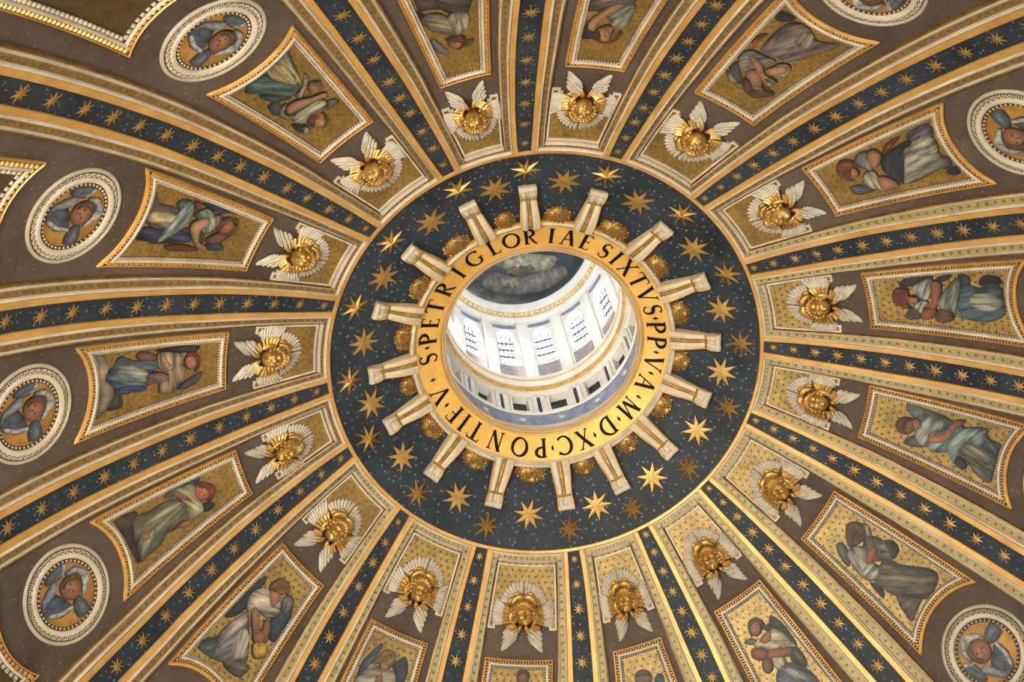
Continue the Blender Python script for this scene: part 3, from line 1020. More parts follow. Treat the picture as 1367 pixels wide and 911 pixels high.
('arm','804e30',[34,4960,-35,4915,-77,4885,-63,4843,-13,4871,46,4923]),
('hand','744428',[80,5009,52,4994,17,4953,44,4912,86,4939,96,4976]),
('hand','6a4428',[67,4914,34,4904,47,4841,77,4829,87,4866]),
('head','8a5a3a',[-14,5106,-6,5085,6,5071,19,5067,30,5072,39,5087,42,5108,39,5131,31,5152,19,5166,6,5171,-6,5165,-14,5150,-17,5129]),
('hair','5a3a20',[27,5161,1,5170,-28,5143,-33,5096,-51,5088,-51,5060,-22,5059,-19,5109,-7,5143,27,5132,45,5082,44,5119])],
8:[('wing','2c4444',[-50,5108,-82,5120,-86,5065,-48,5045]),
('blouse','948a70',[49,5095,0,5097,-51,5057,-46,4917,62,4958]),
('robe','5a5a4c',[71,4961,-55,4914,-50,4775,75,4822]),
('head','6a5038',[-32,5118,-26,5101,-13,5090,3,5087,19,5094,32,5107,40,5126,40,5147,33,5165,20,5176,4,5179,-12,5172,-25,5158,-32,5139]),
('hair','4a3420',[44,5146,20,5178,-21,5165,-36,5117,-16,5136,21,5144])],
9:[('blouse','8c8470',[25,5180,-15,5202,-72,5184,-88,5077,19,5073]),
('robe','5c5648',[19,5073,-88,5077,-108,4888,12,4885]),
('head','6a4a34',[-48,5235,-47,5217,-41,5202,-31,5194,-19,5193,-9,5201,-1,5215,3,5233,1,5251,-5,5265,-15,5274,-26,5274,-37,5267,-45,5253]),
('hair','4c3422',[5,5232,-2,5271,-25,5279,-49,5260,-51,5228,-31,5253,-8,5246])],
10:[('wing','3c484a',[118,5087,70,5227,58,5218,63,5162,81,5070,113,4985,122,4948,123,4995]),
('wing','353f42',[-22,5129,-48,5191,-65,5208,-89,5163,-100,5070,-69,5047,-45,5100]),
('robe','5a6470',[114,4921,-63,5028,-97,4811,54,4733]),
('blouse','a09478',[120,4965,93,5046,79,5087,41,5085,-6,5096,-37,5096,-61,5043,-51,4981,57,4922,118,4934]),
('neck','94704c',[40,5126,-7,5137,-6,5096,24,5071]),
('hand','8a5c40',[36,5023,17,5067,-2,5012,36,4983]),
('head','96724a',[-14,5182,-17,5161,-14,5142,-5,5127,8,5120,22,5122,34,5133,42,5150,45,5170,41,5190,32,5205,20,5212,6,5210,-6,5199]),
('hair','8a6a34',[73,5107,57,5141,46,5188,15,5214,-15,5198,-25,5139,-11,5123,-10,5171,22,5194,33,5147,47,5106])],
11:[('wing','2e3230',[165,4771,137,4993,111,5122,88,5082,108,4988,87,4906,108,4813]),
('wing','2f363c',[-47,5008,-61,5093,-72,5147,-120,5034,-134,4885,-91,4866,-44,4923]),
('wing_edge','5d5a54',[-27,5109,-46,5151,-77,5138,-88,5068,-62,5038]),
('robe','6f6c64',[159,4517,148,4607,99,4678,85,4868,49,4870,-1,4793,-63,4676,-46,4632,26,4566,76,4536]),
('robe_fold','8a7a72',[113,4715,79,4861,46,4847,49,4763,73,4656,80,4596,110,4640]),
('robe_panel','a39a86',[27,4657,48,4725,39,4801,-1,4793,-53,4692,-29,4640,9,4611]),
('robe_hem','4c5f58',[159,4517,150,4592,105,4632,84,4566,111,4535]),
('robe_hem','5a564e',[26,4566,-59,4646,-93,4643,-84,4568,-29,4549]),
('blouse','a89a84',[111,4958,105,5019,70,5076,18,5070,-19,5086,-54,5015,-17,4947,30,4947,76,4891]),
('neck','94644a',[47,5077,25,5116,-14,5094,-13,5024,16,5032]),
('arm','7a5a44',[65,4919,41,4946,-21,4870,-48,4846,-36,4792,6,4839]),
('arm','6e4c38',[-21,4924,-46,4938,-86,4847,-84,4805,-53,4838]),
('hand','7a5238',[-14,4809,-33,4869,-61,4860,-79,4813,-41,4785]),
('basket','b08a3c',[-44,4762,-61,4807,-97,4819,-120,4763,-85,4713]),
('head','9a7050',[-6,5182,-14,5163,-15,5143,-9,5124,2,5111,17,5106,32,5110,45,5121,52,5139,54,5159,48,5178,37,5192,22,5197,7,5194]),
('hair','7a5228',[62,5099,54,5158,21,5198,-19,5183,-35,5132,-2,5164,31,5159,38,5108,33,5093])],
12:[('cloud','4a3a30',[143,4459,130,4585,107,4610,56,4544,-51,4525,-78,4494,48,4491]),
('wing','3a4050',[104,4926,108,5014,93,5068,74,5034,81,4951]),
('wing','2c2a28',[-25,5033,-46,5089,-65,5083,-61,5017]),
('robe','6e6a50',[103,4583,88,4685,84,4805,55,4888,18,4917,-26,4902,-34,4810,-47,4727,-72,4673,-78,4581,-81,4517,-21,4533,38,4546]),
('robe_panel','8b8768',[29,4602,34,4679,27,4823,33,4901,57,4865,77,4765,62,4671,52,4604]),
('robe_fold','7c7a5e',[0,4559,11,4640,-1,4683,-41,4644,-74,4572,-81,4517]),
('knee','8a6a4a',[20,4585,17,4644,-19,4634,-9,4578]),
('blouse','9a9270',[111,4893,87,5004,41,5016,-19,5018,-50,5011,-59,4956,-57,4895,18,4917,77,4876,97,4812,112,4832]),
('arm','7a5238',[111,4844,104,4889,42,4955,14,4964,33,4938,77,4876]),
('arm','8a5236',[-47,4764,-39,4857,-54,4909,-70,4886,-52,4811]),
('head','a5603e',[11,5095,-3,5081,-11,5061,-9,5037,0,5017,15,5002,34,4996,52,5000,66,5013,73,5033,72,5056,63,5078,47,5093,29,5100]),
('hair','7a3a22',[81,5037,52,5096,14,5137,-22,5103,-30,5062,4,5082,36,5075,57,5037])],
13:[('cloud','8a7a62',[158,4441,149,4512,91,4546,48,4532,17,4578,-32,4588,-72,4552,-99,4507,-108,4463,-9,4461]),
('cloud','3a3a2c',[17,4578,-40,4632,-88,4640,-92,4595,-88,4543,-32,4588]),
('wing','2f2f35',[125,4847,127,4952,107,5142,89,5145,83,5102,109,4938]),
('wing','45454d',[-65,5004,-45,5067,-18,5174,-34,5179,-66,5130,-80,5058]),
('arm','6b4a3c',[120,4725,136,4757,107,4850,83,4853,85,4800,100,4746]),
('robe','5a6670',[124,4594,132,4636,99,4711,77,4854,44,4875,25,4811,-10,4808,-43,4791,-34,4702,-35,4623,3,4587,49,4524,86,4546,96,4589]),
('robe_panel','7d7f74',[97,4615,87,4712,49,4804,-3,4799,4,4719,32,4621,72,4591]),
('robe_fold','3a4560',[3,4622,-19,4790,-43,4791,-34,4702,-33,4627]),
('sash','7d5a58',[25,4806,26,4877,-3,4950,-30,4933,-19,4861,-23,4813]),
('blouse','9a8468',[110,4867,111,4920,92,5011,67,5041,38,5036,10,5065,-45,5031,-75,4986,-78,4933,-65,4888,-25,4897,-3,4950,35,4894,75,4868]),
('arm','a08060',[96,4887,98,4913,63,4944,28,4983,18,4966,36,4929,64,4900]),
('head','9a6f4e',[35,5139,21,5136,11,5126,7,5110,10,5092,18,5075,32,5063,47,5057,61,5060,71,5069,75,5085,73,5103,64,5120,50,5133]),
('hair','7a3f28',[86,5074,83,5119,51,5155,10,5150,-12,5129,30,5135,63,5113,68,5077])],
14:[('cloud','6a5a52',[18,4498,142,4468,94,4545,87,4683,40,4712,8,4682,-27,4610,2,4544]),
('wing','34343c',[132,4810,132,4922,121,5033,116,5073,103,4982,112,4884]),
('wing_edge','8a8474',[115,5017,124,5077,107,5069]),
('wing','2f3a40',[-52,4984,-23,5042,-31,5093,-57,5123,-68,5030]),
('robe','35384a',[-72,4501,-14,4524,-16,4657,-14,4744,16,4820,-42,4876,-60,4778,-78,4625,-62,4537]),
('robe_panel','a8946c',[32,4498,64,4537,65,4680,41,4722,3,4698,0,4601,14,4524]),
('sleeve','3c5056',[106,4655,130,4678,130,4734,96,4753,83,4709]),
('sash','8c9488',[129,4724,113,4772,64,4792,19,4784,-38,4717,-72,4654,-37,4651,-8,4728,43,4742,88,4749]),
('sash','7c3a20',[134,4764,131,4800,104,4824,101,4794]),
('robe_hem','6e3a1e',[-80,4715,-66,4783,-63,4881,-77,4947,-92,4845,-98,4749]),
('blouse','7a8478',[73,4807,98,4830,112,4884,84,4954,76,5006,36,4984,3,4954,19,4907,64,4915,58,4864]),
('blouse','9a9888',[102,4860,89,4938,96,4988,53,5003,20,4974,16,4944,66,4925]),
('arm','a67c56',[16,4820,55,4844,71,4909,44,4932,11,4903,-36,4928,-57,4999,-73,4988,-59,4922]),
('hair','6a4830',[-17,4970,20,5031,20,5088,63,5131,84,5118,94,5081,50,5142,8,5109,-36,5052,-36,4995]),
('head','8c603c',[73,5093,60,5105,46,5106,33,5095,24,5075,20,5050,23,5025,32,5005,44,4994,58,4993,71,5003,81,5023,84,5048,81,5073]),
('hair','6e4c30',[45,4999,84,5010,93,5071,75,5053,43,5035,20,5031])],
15:[('wing','2e2c2c',[-82,4957,-50,5025,-52,5067,-88,5062]),
('wing','6a6450',[85,4992,115,5023,108,5057,57,5053]),
('robe_fold','3c4034',[-83,4720,-39,4744,-75,4832,-94,4814,-91,4772]),
('robe','9a9070',[16,4485,81,4456,139,4457,120,4536,95,4648,77,4726,47,4714,18,4608]),
('robe_panel','a89460',[36,4480,83,4507,80,4663,53,4702,23,4617]),
('robe','4c6258',[-83,4503,-46,4466,12,4476,14,4599,56,4732,50,4765,-1,4778,-30,4670,-90,4535]),
('robe_hem','3a5048',[-70,4604,-21,4689,3,4787,-35,4754,-66,4686]),
('sash','8c8670',[18,4794,64,4771,108,4695,106,4737,58,4804,26,4834]),
('arm','7a5638',[84,4786,109,4788,111,4859,89,4887,65,4864]),
('sleeve','b0a488',[109,4788,128,4822,108,4876,107,4830]),
('blouse','a29a7e',[-23,4896,22,4917,72,4945,75,4996,32,5029,-7,4997,-44,5014,-66,4945]),
('drape','8a8468',[-66,4805,-27,4794,-66,4852,-40,4931,-69,4914,-86,4854]),
('arm','8f6c4c',[-38,4816,11,4827,57,4882,104,4913,97,4947,47,4921,-23,4896,-57,4871]),
('wing_edge','9a9480',[-60,5027,-46,5056,-65,5111,-79,5081]),
('head','9a7048',[25,5106,14,5123,1,5130,-11,5125,-19,5109,-22,5085,-19,5059,-11,5036,1,5019,14,5013,25,5018,33,5033,36,5056,33,5082]),
('hair','6a3c24',[-23,5010,8,5004,21,5052,-5,5048,-32,5085,-36,5054]),
('hair','7a5028',[31,5050,30,5092,4,5134,-16,5128,13,5106])]}
MEDFIG=[('wing','50555c',[178,11,170,38,115,37,89,5,98,-63,133,-74,138,-26,136,5]),
('wing_edge','a6a498',[170,38,131,54,100,30,96,8,127,32]),
('wing','454a54',[59,-61,-14,-13,-49,-4,-54,-65,-10,-125,24,-119]),
('wing','52575e',[-22,26,-31,52,-107,75,-110,52,-104,3,-45,3]),
('wing','7c8082',[50,-116,94,-44,78,-21,48,-45,25,-108,-28,-114,8,-137]),
('wing','96968e',[93,27,95,80,42,130,27,123,42,88,67,78,74,40]),
('wing_edge','a6a498',[42,88,27,123,-27,75,-24,56,10,78]),
('wing_edge','a4a49c',[-8,-114,-33,-54,-39,-4,-53,-6,-51,-63,-28,-114]),
('head','8a5c42',[-11,56,-21,36,-20,15,-10,-5,7,-19,29,-25,51,-21,68,-9,77,10,77,32,67,52,49,67,27,73,6,69]),
('hair','64482c',[67,-5,84,34,60,75,12,75,38,65,58,22,40,-7])]
CAPFIG=[('painted_cloud','8c867e',[-1209,206,-1263,330,-1372,410,-1580,373,1779,348,1591,264,1589,122,1774,122,-1641,154,-1444,170,-1307,173]),
('painted_cloud','a5a184',[-1325,495,-1620,581,1686,486,1571,359,1703,321,-1748,383,-1544,425,-1386,451]),
('painted_cloud','9a9184',[-1378,371,-1480,365,-1614,337,-1567,253,-1444,250]),
('painted_robe','8a7a62',[-1535,462,-1607,476,-1673,456,-1684,384,-1590,372,-1521,406]),
('painted_wing','7a746c',[-1659,449,-1755,453,-1773,399,-1685,387]),
('painted_wing','7a746c',[-1558,462,-1467,442,-1459,384,-1542,406]),
('painted_head','c8b48c',[-1573,483,-1591,505,-1627,506,-1646,485,-1633,454,-1602,447,-1576,460])]

# ================================================================ things
SEEN_AT = ['O of GLORIAE', 'I of GLORIAE', 'first S of SIXTVS', 'T of SIXTVS', 'last S of SIXTVS', 'second P of PP', 'A after PP V',
           'letter D', 'X before C', 'P of PONTIF', 'N of PONTIF', 'F of PONTIF', 'final V', 'P of PETRI', 'R of PETRI', 'G of GLORIAE']   # the letter each bay faces
RIB_AT = ['L of GLORIAE', 'R of GLORIAE', 'A of GLORIAE', 'I of SIXTVS', 'V of SIXTVS', 'first P of PP', 'V after PP', 'letter M',
          'dot between D and X', 'C before PONTIF', 'O of PONTIF', 'second I of PONTIF', 'V ending the inscription', 'S before PETRI', 'T of PETRI', 'I ending PETRI']


def flat_shape(pts2, to3, name, color, parent, origin, h, step=.018, smooth=True):
    """a painted patch: outline in (u, v), cut along a fine grid so that it lies on the curved vault"""
    if smooth and len(pts2) > 4:
        pts2 = catmull(pts2, 3)
    bm = bmesh.new()
    vs = [bm.verts.new((x, y, 0)) for x, y in pts2]
    try:
        bm.faces.new(vs)
    except ValueError:
        pass
    bmesh.ops.triangulate(bm, faces=bm.faces[:])
    for ax in (0, 1):
        lo, hi = min(p[ax] for p in pts2), max(p[ax] for p in pts2)
        q = math.floor(lo / step) * step + step
        while q < hi:
            no = (1, 0, 0) if ax == 0 else (0, 1, 0)
            co = (q, 0, 0) if ax == 0 else (0, q, 0)
            bmesh.ops.bisect_plane(bm, geom=bm.verts[:] + bm.edges[:] + bm.faces[:], plane_co=co, plane_no=no)
            q += step
    b = MB()
    bm.verts.index_update()
    b.v = [to3(v.co.x, v.co.y, h) for v in bm.verts]
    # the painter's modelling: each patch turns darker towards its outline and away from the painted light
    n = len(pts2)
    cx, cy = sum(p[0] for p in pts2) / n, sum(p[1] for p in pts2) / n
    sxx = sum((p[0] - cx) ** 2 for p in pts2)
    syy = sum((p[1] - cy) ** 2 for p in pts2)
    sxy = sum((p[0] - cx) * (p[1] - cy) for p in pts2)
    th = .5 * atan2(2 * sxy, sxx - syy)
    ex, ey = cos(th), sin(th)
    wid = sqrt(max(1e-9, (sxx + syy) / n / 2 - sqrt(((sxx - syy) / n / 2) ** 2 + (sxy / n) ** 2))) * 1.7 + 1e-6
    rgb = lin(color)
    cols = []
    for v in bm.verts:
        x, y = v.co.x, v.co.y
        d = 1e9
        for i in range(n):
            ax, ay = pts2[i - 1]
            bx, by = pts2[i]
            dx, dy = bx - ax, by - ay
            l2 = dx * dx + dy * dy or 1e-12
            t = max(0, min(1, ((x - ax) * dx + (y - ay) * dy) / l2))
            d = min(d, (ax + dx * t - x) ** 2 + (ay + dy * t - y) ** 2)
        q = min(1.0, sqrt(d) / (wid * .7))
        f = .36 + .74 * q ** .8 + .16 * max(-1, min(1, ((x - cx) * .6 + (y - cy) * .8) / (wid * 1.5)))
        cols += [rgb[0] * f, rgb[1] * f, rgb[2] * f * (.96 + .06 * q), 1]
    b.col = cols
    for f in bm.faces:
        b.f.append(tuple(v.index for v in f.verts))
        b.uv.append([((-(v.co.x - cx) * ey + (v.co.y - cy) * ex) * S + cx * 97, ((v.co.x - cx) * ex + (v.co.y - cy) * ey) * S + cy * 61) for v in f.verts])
    bm.free()
    if name in ('head', 'painted_head') and step < .05:
        rx = sum(abs(p[0] - cx) for p in pts2) / n * 1.55
        ry = sum(abs(p[1] - cy) for p in pts2) / n * 1.55
        dark = '%02x%02x%02x' % tuple(int(int(color[i:i + 2], 16) * q) for i, q in ((0, .6), (2, .54), (4, .5)))
        for nm, fx, fy, wx, wy in (('eye', -.36, .08, .17, .07), ('eye', .36, .08, .17, .07), ('nose', .05, -.16, .06, .18), ('mouth', 0, -.48, .18, .045)):
            flat_shape([(cx + rx * (fx + wx * cos(q * pi / 4)), cy + ry * (fy + wy * sin(q * pi / 4))) for q in range(8)], to3, nm, dark, parent, origin, h + .0012, smooth=False)
    kind = name.split('_')[-1]
    mat = 'paint_skin' if kind in ('head', 'arm', 'hand', 'neck', 'knee', 'eye', 'nose', 'mouth') else 'paint_hair' if kind in ('hair', 'wing', 'edge', 'basket') else 'paint_soft' if kind == 'cloud' else 'paint_cloth'
    return b.build(name, M[mat], parent, origin)


def shade_patches(shapes, to3, name, color, parent, origin, h, grow=.005):
    """the dark painted ground that joins the patches of one figure"""
    b = MB()
    b.col = []
    rgb = lin(color)
    for pts in shapes:
        pts = catmull(pts, 2)
        n = len(pts)
        cx, cy = sum(p[0] for p in pts) / n, sum(p[1] for p in pts) / n
        big = []
        for x, y in pts:
            l = sqrt((x - cx) ** 2 + (y - cy) ** 2) or 1e-6
            big.append((cx + (x - cx) * (l + grow) / l, cy + (y - cy) * (l + grow) / l))
        bm = bmesh.new()
        bm.faces.new([bm.verts.new((x, y, 0)) for x, y in big])
        bmesh.ops.triangulate(bm, faces=bm.faces[:])
        for ax in (0, 1):
            lo, hi = min(p[ax] for p in big), max(p[ax] for p in big)
            q = math.floor(lo / .03) * .03 + .03
            while q < hi:
                bmesh.ops.bisect_plane(bm, geom=bm.verts[:] + bm.edges[:] + bm.faces[:], plane_co=(q, 0, 0) if ax == 0 else (0, q, 0), plane_no=(1, 0, 0) if ax == 0 else (0, 1, 0))
                q += .03
        bm.verts.index_update()
        n0 = len(b.v)
        b.v += [to3(v.co.x, v.co.y, h) for v in bm.verts]
        b.col += [c for v in bm.verts for c in rgb]
        for f in bm.faces:
            b.f.append(tuple(n0 + v.index for v in f.verts))
            b.uv.append([(v.co.x * S, v.co.y * S) for v in f.verts])
        bm.free()
    return b.build(name, M['paint_soft'], parent, origin)


class Outline:
    """panel outline in (u, v): two straight sides, head and foot either level or an arc about a medallion"""

    def __init__(s, L0, R0, L1, R1, head=None, foot=None):
        s.L0, s.R0, s.L1, s.R1, s.head, s.foot = L0, R0, L1, R1, head, foot   # 0 = oculus end

    def side(s, a, b, d, sign):
        dx, dy = b[0] - a[0], b[1] - a[1]
        l = sqrt(dx * dx + dy * dy)
        n = (-dy / l * sign, dx / l * sign)
        return (a[0] + n[0] * d, a[1] + n[1] * d), (dx / l, dy / l)

    def meet(s, p, e, arc_, y, d, grow):
        if arc_ is None:
            t = (y - p[1]) / e[1]
            return (p[0] + e[0] * t, y)
        cx, cy, R = arc_
        R = R + d
        ox, oy = p[0] - cx, p[1] - cy
        bq = ox * e[0] + oy * e[1]
        cq = ox * ox + oy * oy - R * R
        disc = sqrt(max(0, bq * bq - cq))
        c1, c2 = [(p[0] + e[0] * t, p[1] + e[1] * t) for t in (-bq - disc, -bq + disc)]
        return max((c1, c2), key=lambda q: q[1] * grow)

    def corners(s, d):
        pl, el = s.side(s.L0, s.L1, d, -1 if s.L0[0] < s.R0[0] else 1)
        pr, er = s.side(s.R0, s.R1, d, 1 if s.L0[0] < s.R0[0] else -1)
        if (pl[0] - s.L0[0]) * (s.R0[0] - s.L0[0]) < 0:
            pl = (2 * s.L0[0] - pl[0], 2 * s.L0[1] - pl[1])
        if (pr[0] - s.R0[0]) * (s.L0[0] - s.R0[0]) < 0:
            pr = (2 * s.R0[0] - pr[0], 2 * s.R0[1] - pr[1])
        y0, y1 = s.L0[1] - d, s.L1[1] + d
        tl, tr = s.meet(pl, el, s.head, y0, d, -1), s.meet(pr, er, s.head, y0, d, -1)
        bl, br = s.meet(pl, el, s.foot, y1, d, 1), s.meet(pr, er, s.foot, y1, d, 1)
        return tl, tr, br, bl

    def edge(s, a, b, arc_, d, n):
        if arc_ is None:
            return [(a[0] + (b[0] - a[0]) * i / n, a[1] + (b[1] - a[1]) * i / n) for i in range(n)]
        cx, cy, R = arc_
        a0, a1 = atan2(a[1] - cy, a[0] - cx), atan2(b[1] - cy, b[0] - cx)
        while a1 - a0 > pi:
            a1 -= 2 * pi
        while a1 - a0 < -pi:
            a1 += 2 * pi
        return [(cx + (R + d) * cos(a0 + (a1 - a0) * i / n), cy + (R + d) * sin(a0 + (a1 - a0) * i / n)) for i in range(n)]

    def loop(s, d, n=14):
        tl, tr, br, bl = s.corners(d)
        return s.edge(tl, tr, s.head, d, n) + s.edge(tr, br, None, d, n) + s.edge(br, bl, s.foot, d, n) + s.edge(bl, tl, None, d, n)

    def ground(s, d, n=12):
        tl, tr, br, bl = s.corners(d)
        top = s.edge(tl, tr, s.head, d, n) + [tr]
        bot = s.edge(bl, br, s.foot, d, n) + [br]
        return [[(a[0] + (b[0] - a[0]) * i / n, a[1] + (b[1] - a[1]) * i / n) for a, b in zip(top, bot)] for i in range(n + 1)]


def bands(outline, to3, root, origin, spec):
    """frame mouldings: spec = (name, material, [(inset, height), ...])"""
    out = []
    for name, mat, prof in spec:
        b = MB()
        loops = [outline.loop(d) for d, h in prof]
        rows = [[to3(u, v, h) for u, v in lp] for lp, (d, h) in zip(loops, prof)]
        b.grid(rows, closed=True)
        out.append(b.build(name, mat, root, origin, sharp=30))
    return out


def along(outline, d, spacing):
    lp = outline.loop(d, 60)
    lp.append(lp[0])
    pos, acc, nxt = [], 0.0, spacing / 2
    for a, b in zip(lp, lp[1:]):
        l = sqrt((b[0] - a[0]) ** 2 + (b[1] - a[1]) ** 2)
        while nxt <= acc + l:
            t = (nxt - acc) / l
            pos.append((a[0] + (b[0] - a[0]) * t, a[1] + (b[1] - a[1]) * t, (b[0] - a[0]) / l, (b[1] - a[1]) / l))
            nxt += spacing
        acc += l
    return pos


def ornaments(outline, to3, d, spacing, la, lb, h0, h1, name, mat, parent, origin, wedge=False):
    b = MB()
    for i, (u, v, eu, ev) in enumerate(along(outline, d, spacing)):
        z = 1 if not wedge else (1 if i % 2 else -1)
        q = []
        for a, c in ((-1, -1), (1, -1), (1, 1), (-1, 1)):
            ww = la * (1 if not wedge else (1.0 if c * z > 0 else .25))
            q.append((u + eu * a * ww - ev * c * lb, v + ev * a * ww + eu * c * lb))
        lo = [to3(x, y, h0) for x, y in q]
        mid = [to3(u + (x - u) * .6, v + (y - v) * .6, h1) for x, y in q]
        b.face(mid)
        for i2 in range(4):
            j2 = (i2 + 1) % 4
            b.face([lo[i2], lo[j2], mid[j2], mid[i2]])
    return b.build(name, mat, parent, origin, smooth=False, kind='stuff')


INN = {0: (.307, .724), 1: (.282, .722), 2: (.249, .742), 3: (.231, .718), 4: (.239, .727), 5: (.230, .721), 6: (.238, .746), 7: (.247, .744), 8: (.269, .72), 9: (.233, .777),
       10: (.254, .771), 11: (.255, .758), 12: (.281, .731), 13: (.282, .756), 14: (.269, .739), 15: (.272, .757)}
OUT = {2: (.22, .755), 3: (.213, .754), 4: (.222, .76), 5: (.22, .739), 6: (.22, .768), 11: (.25, .791), 12: (.253, .785), 13: (.25, .789), 14: (.236, .802), 15: (.263, .786),
       0: (.27, .765), 1: (.25, .76), 9: (.22, .79), 10: (.24, .79)}
PANEL_LABEL = {
    0: 'framed mosaic of a red-haired figure in pale cloth over mauve', 1: 'framed mosaic of a curly-haired figure with one bare forearm raised',
    2: 'framed mosaic of an angel in a mauve robe with crossed bare arms', 3: 'framed mosaic of an angel in a grey-olive robe with a red sash',
    4: 'framed mosaic of an angel in a blue robe carrying a brown basket', 5: 'framed mosaic of a brown-haired angel in a grey-blue tunic, one arm forward',
    6: 'framed mosaic of an angel in a brown-olive robe, hand on chest', 7: 'framed mosaic of an angel in white sleeves with joined hands',
    8: 'framed mosaic showing only a brown head and teal wing tip', 9: 'framed mosaic showing only its plain dotted gold upper end',
    10: 'framed mosaic of a blond angel with two spread teal wings', 11: 'framed mosaic of a kneeling angel in teal and white looking up',
    12: 'framed mosaic of a red-haired angel in an olive robe', 13: 'framed mosaic of an angel in a blue skirt lying beside clouds',
    14: 'framed mosaic of a bearded-looking figure with a pale ribbon and dark blue robe', 15: 'framed mosaic of an angel in a teal and cream robe'}
PANEL_LABEL[14] = 'framed mosaic of a brown-haired figure with pale ribbon and dark blue robe'


def wu(k, w, phi):
    return (w - .5) * radians(rib_az(k + 1, phi) - rib_az(k, phi)) * rad(phi)


for k in range(16):
    p0, p1 = 53.45, 43.1
    wi, wo = INN[k], OUT.get(k, (.235, .775))
    a, b_, c, d_ = (wu(k, wi[0], p0), p0 * MPD), (wu(k, wi[1], p0), p0 * MPD), (wu(k, wo[0], p1), p1 * MPD), (wu(k, wo[1], p1), p1 * MPD)
    mx = (c[0] + d_[0]) / 2
    R_ = sqrt((d_[0] - mx) ** 2 + (p1 * MPD - 40.2 * MPD) ** 2)
    ol = Outline(a, b_, c, d_, foot=(mx, 40.2 * MPD, R_))

    def to3(u, v, h, k=k):
        return DL(k, u, v / MPD, h)
    org = DL(k, mx, 48.5, 0)
    root = tag(empty('framed_mosaic', loc=org), PANEL_LABEL[k] + ', in the bay facing the ' + SEEN_AT[k] if len((PANEL_LABEL[k] + SEEN_AT[k]).split()) < 11 else PANEL_LABEL[k], 'mosaic', 'framed figure mosaics round the vault')
    gb, cb, wb, bb = bands(ol, to3, root, org, [
        ('gilt_moulding', M['gilt'], [(0, -.002), (.0005, .010), (.0025, .0145), (.005, .015), (.0068, .011)]),
        ('carved_border', M['recess'], [(.0068, .009), (.0215, .009)]),
        ('white_moulding', M['white'], [(.0210, .009), (.0210, .014), (.0235, .0170), (.028, .0175), (.0320, .0155), (.0335, .008)]),
        ('bead_border', M['recess'], [(.0335, .0075), (.0430, .0065), (.0440, .003)])])
    b = MB()
    tl, tr, br, bl_ = ol.corners(-.001)
    arcp = ol.edge(br, bl_, ol.foot, -.001, 20) + [bl_]
    b.tube([to3(u, v, .007) for u, v in arcp], [.003 * S] + [.0075 * S] * 19 + [.003 * S], 8)
    b.build('gilt_arch', M['gilt'], root, org)
    ornaments(ol, to3, .0141, .0135, .0056, .0064, .009, .0148, 'carved_ornament', M['gilt'], cb, org, wedge=True)
    ornaments(ol, to3, .0385, .0125, .0042, .0040, .007, .0120, 'beads', M['grey'], bb, org)
    gr = ol.ground(.0425)
    b = MB()
    b.grid([[to3(u, v, .004) for u, v in r] for r in gr], [[(u * S, v * S) for u, v in r] for r in gr])
    g = b.build('mosaic_ground', M['ground'] if 4 <= k <= 11 else M['ground_worn'], root, org)
    figure = []
    for n, colr, q in FIGS[k]:
        pts = []
        for x, y in zip(q[::2], q[1::2]):
            u, v = x / 1000.0, y / 100.0 * MPD
            # keep the painting inside its frame
            f = (p0 * MPD - v) / ((p0 - p1) * MPD)
            lo, hi = a[0] + (c[0] - a[0]) * f + .0435, b_[0] + (d_[0] - b_[0]) * f - .0435
            u = min(max(u, lo), hi)
            dd = sqrt((u - mx) ** 2 + (v - 40.2 * MPD) ** 2)
            if dd < R_ + .0435:
                t = (R_ + .0435) / dd
                u, v = mx + (u - mx) * t, 40.2 * MPD + (v - 40.2 * MPD) * t
            pts.append((u, v))
        figure.append((n, colr, pts))
    shade_patches([p for n, _, p in figure], to3, 'painted_shade', '352a1a', g, org, .0046)
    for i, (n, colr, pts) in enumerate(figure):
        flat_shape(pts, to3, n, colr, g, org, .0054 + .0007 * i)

# ---- next tier of panels, of which the picture shows the upper ends
for k, lab in ((15, 'large lower panel with egg moulding beyond the tondo facing the G of GLORIAE'), (14, 'corner of a lower panel beyond the tondo facing the R of PETRI'),
               (12, 'corner of a lower panel beyond the tondo facing the final V')):
    p0, p1 = 36.5, 22.0
    ws = (.262, .735)
    a, b_, c, d_ = [(wu(k, w, p), p * MPD) for p in (p0, p1) for w in ws]
    R_ = sqrt(b_[0] ** 2 + ((40.2 - p0) * MPD) ** 2)
    ol = Outline(a, b_, c, d_, head=(0, 40.2 * MPD, R_))

    def to3(u, v, h, k=k):
        return DL(k, u, v / MPD, h)
    org = DL(k, 0, 30, 0)
    root = tag(empty('framed_mosaic', loc=org), lab, 'mosaic', 'lower tier of framed panels')
    gb, cb, wb, bb = bands(ol, to3, root, org, [
        ('gilt_moulding', M['gilt'], [(0, -.002), (.0005, .012), (.004, .017), (.007, .012)]),
        ('dentil_border', M['recess'], [(.007, .010), (.030, .010)]),
        ('white_moulding', M['white'], [(.029, .010), (.030, .017), (.036, .020), (.040, .017), (.042, .010)]),
        ('egg_border', M['recess'], [(.042, .010), (.062, .007), (.063, .003)])])
    ornaments(ol, to3, .0185, .024, .0085, .0095, .010, .017, 'dentils', M['gilt'], cb, org)
    ornaments(ol, to3, .052, .026, .0085, .0085, .008, .016, 'eggs', M['grey'], bb, org)
    gr = ol.ground(.06)
    b = MB()
    b.grid([[to3(u, v, .004) for u, v in r] for r in gr], [[(u * S, v * S) for u, v in r] for r in gr])
    b.build('mosaic_ground', M['umberground'], root, org)


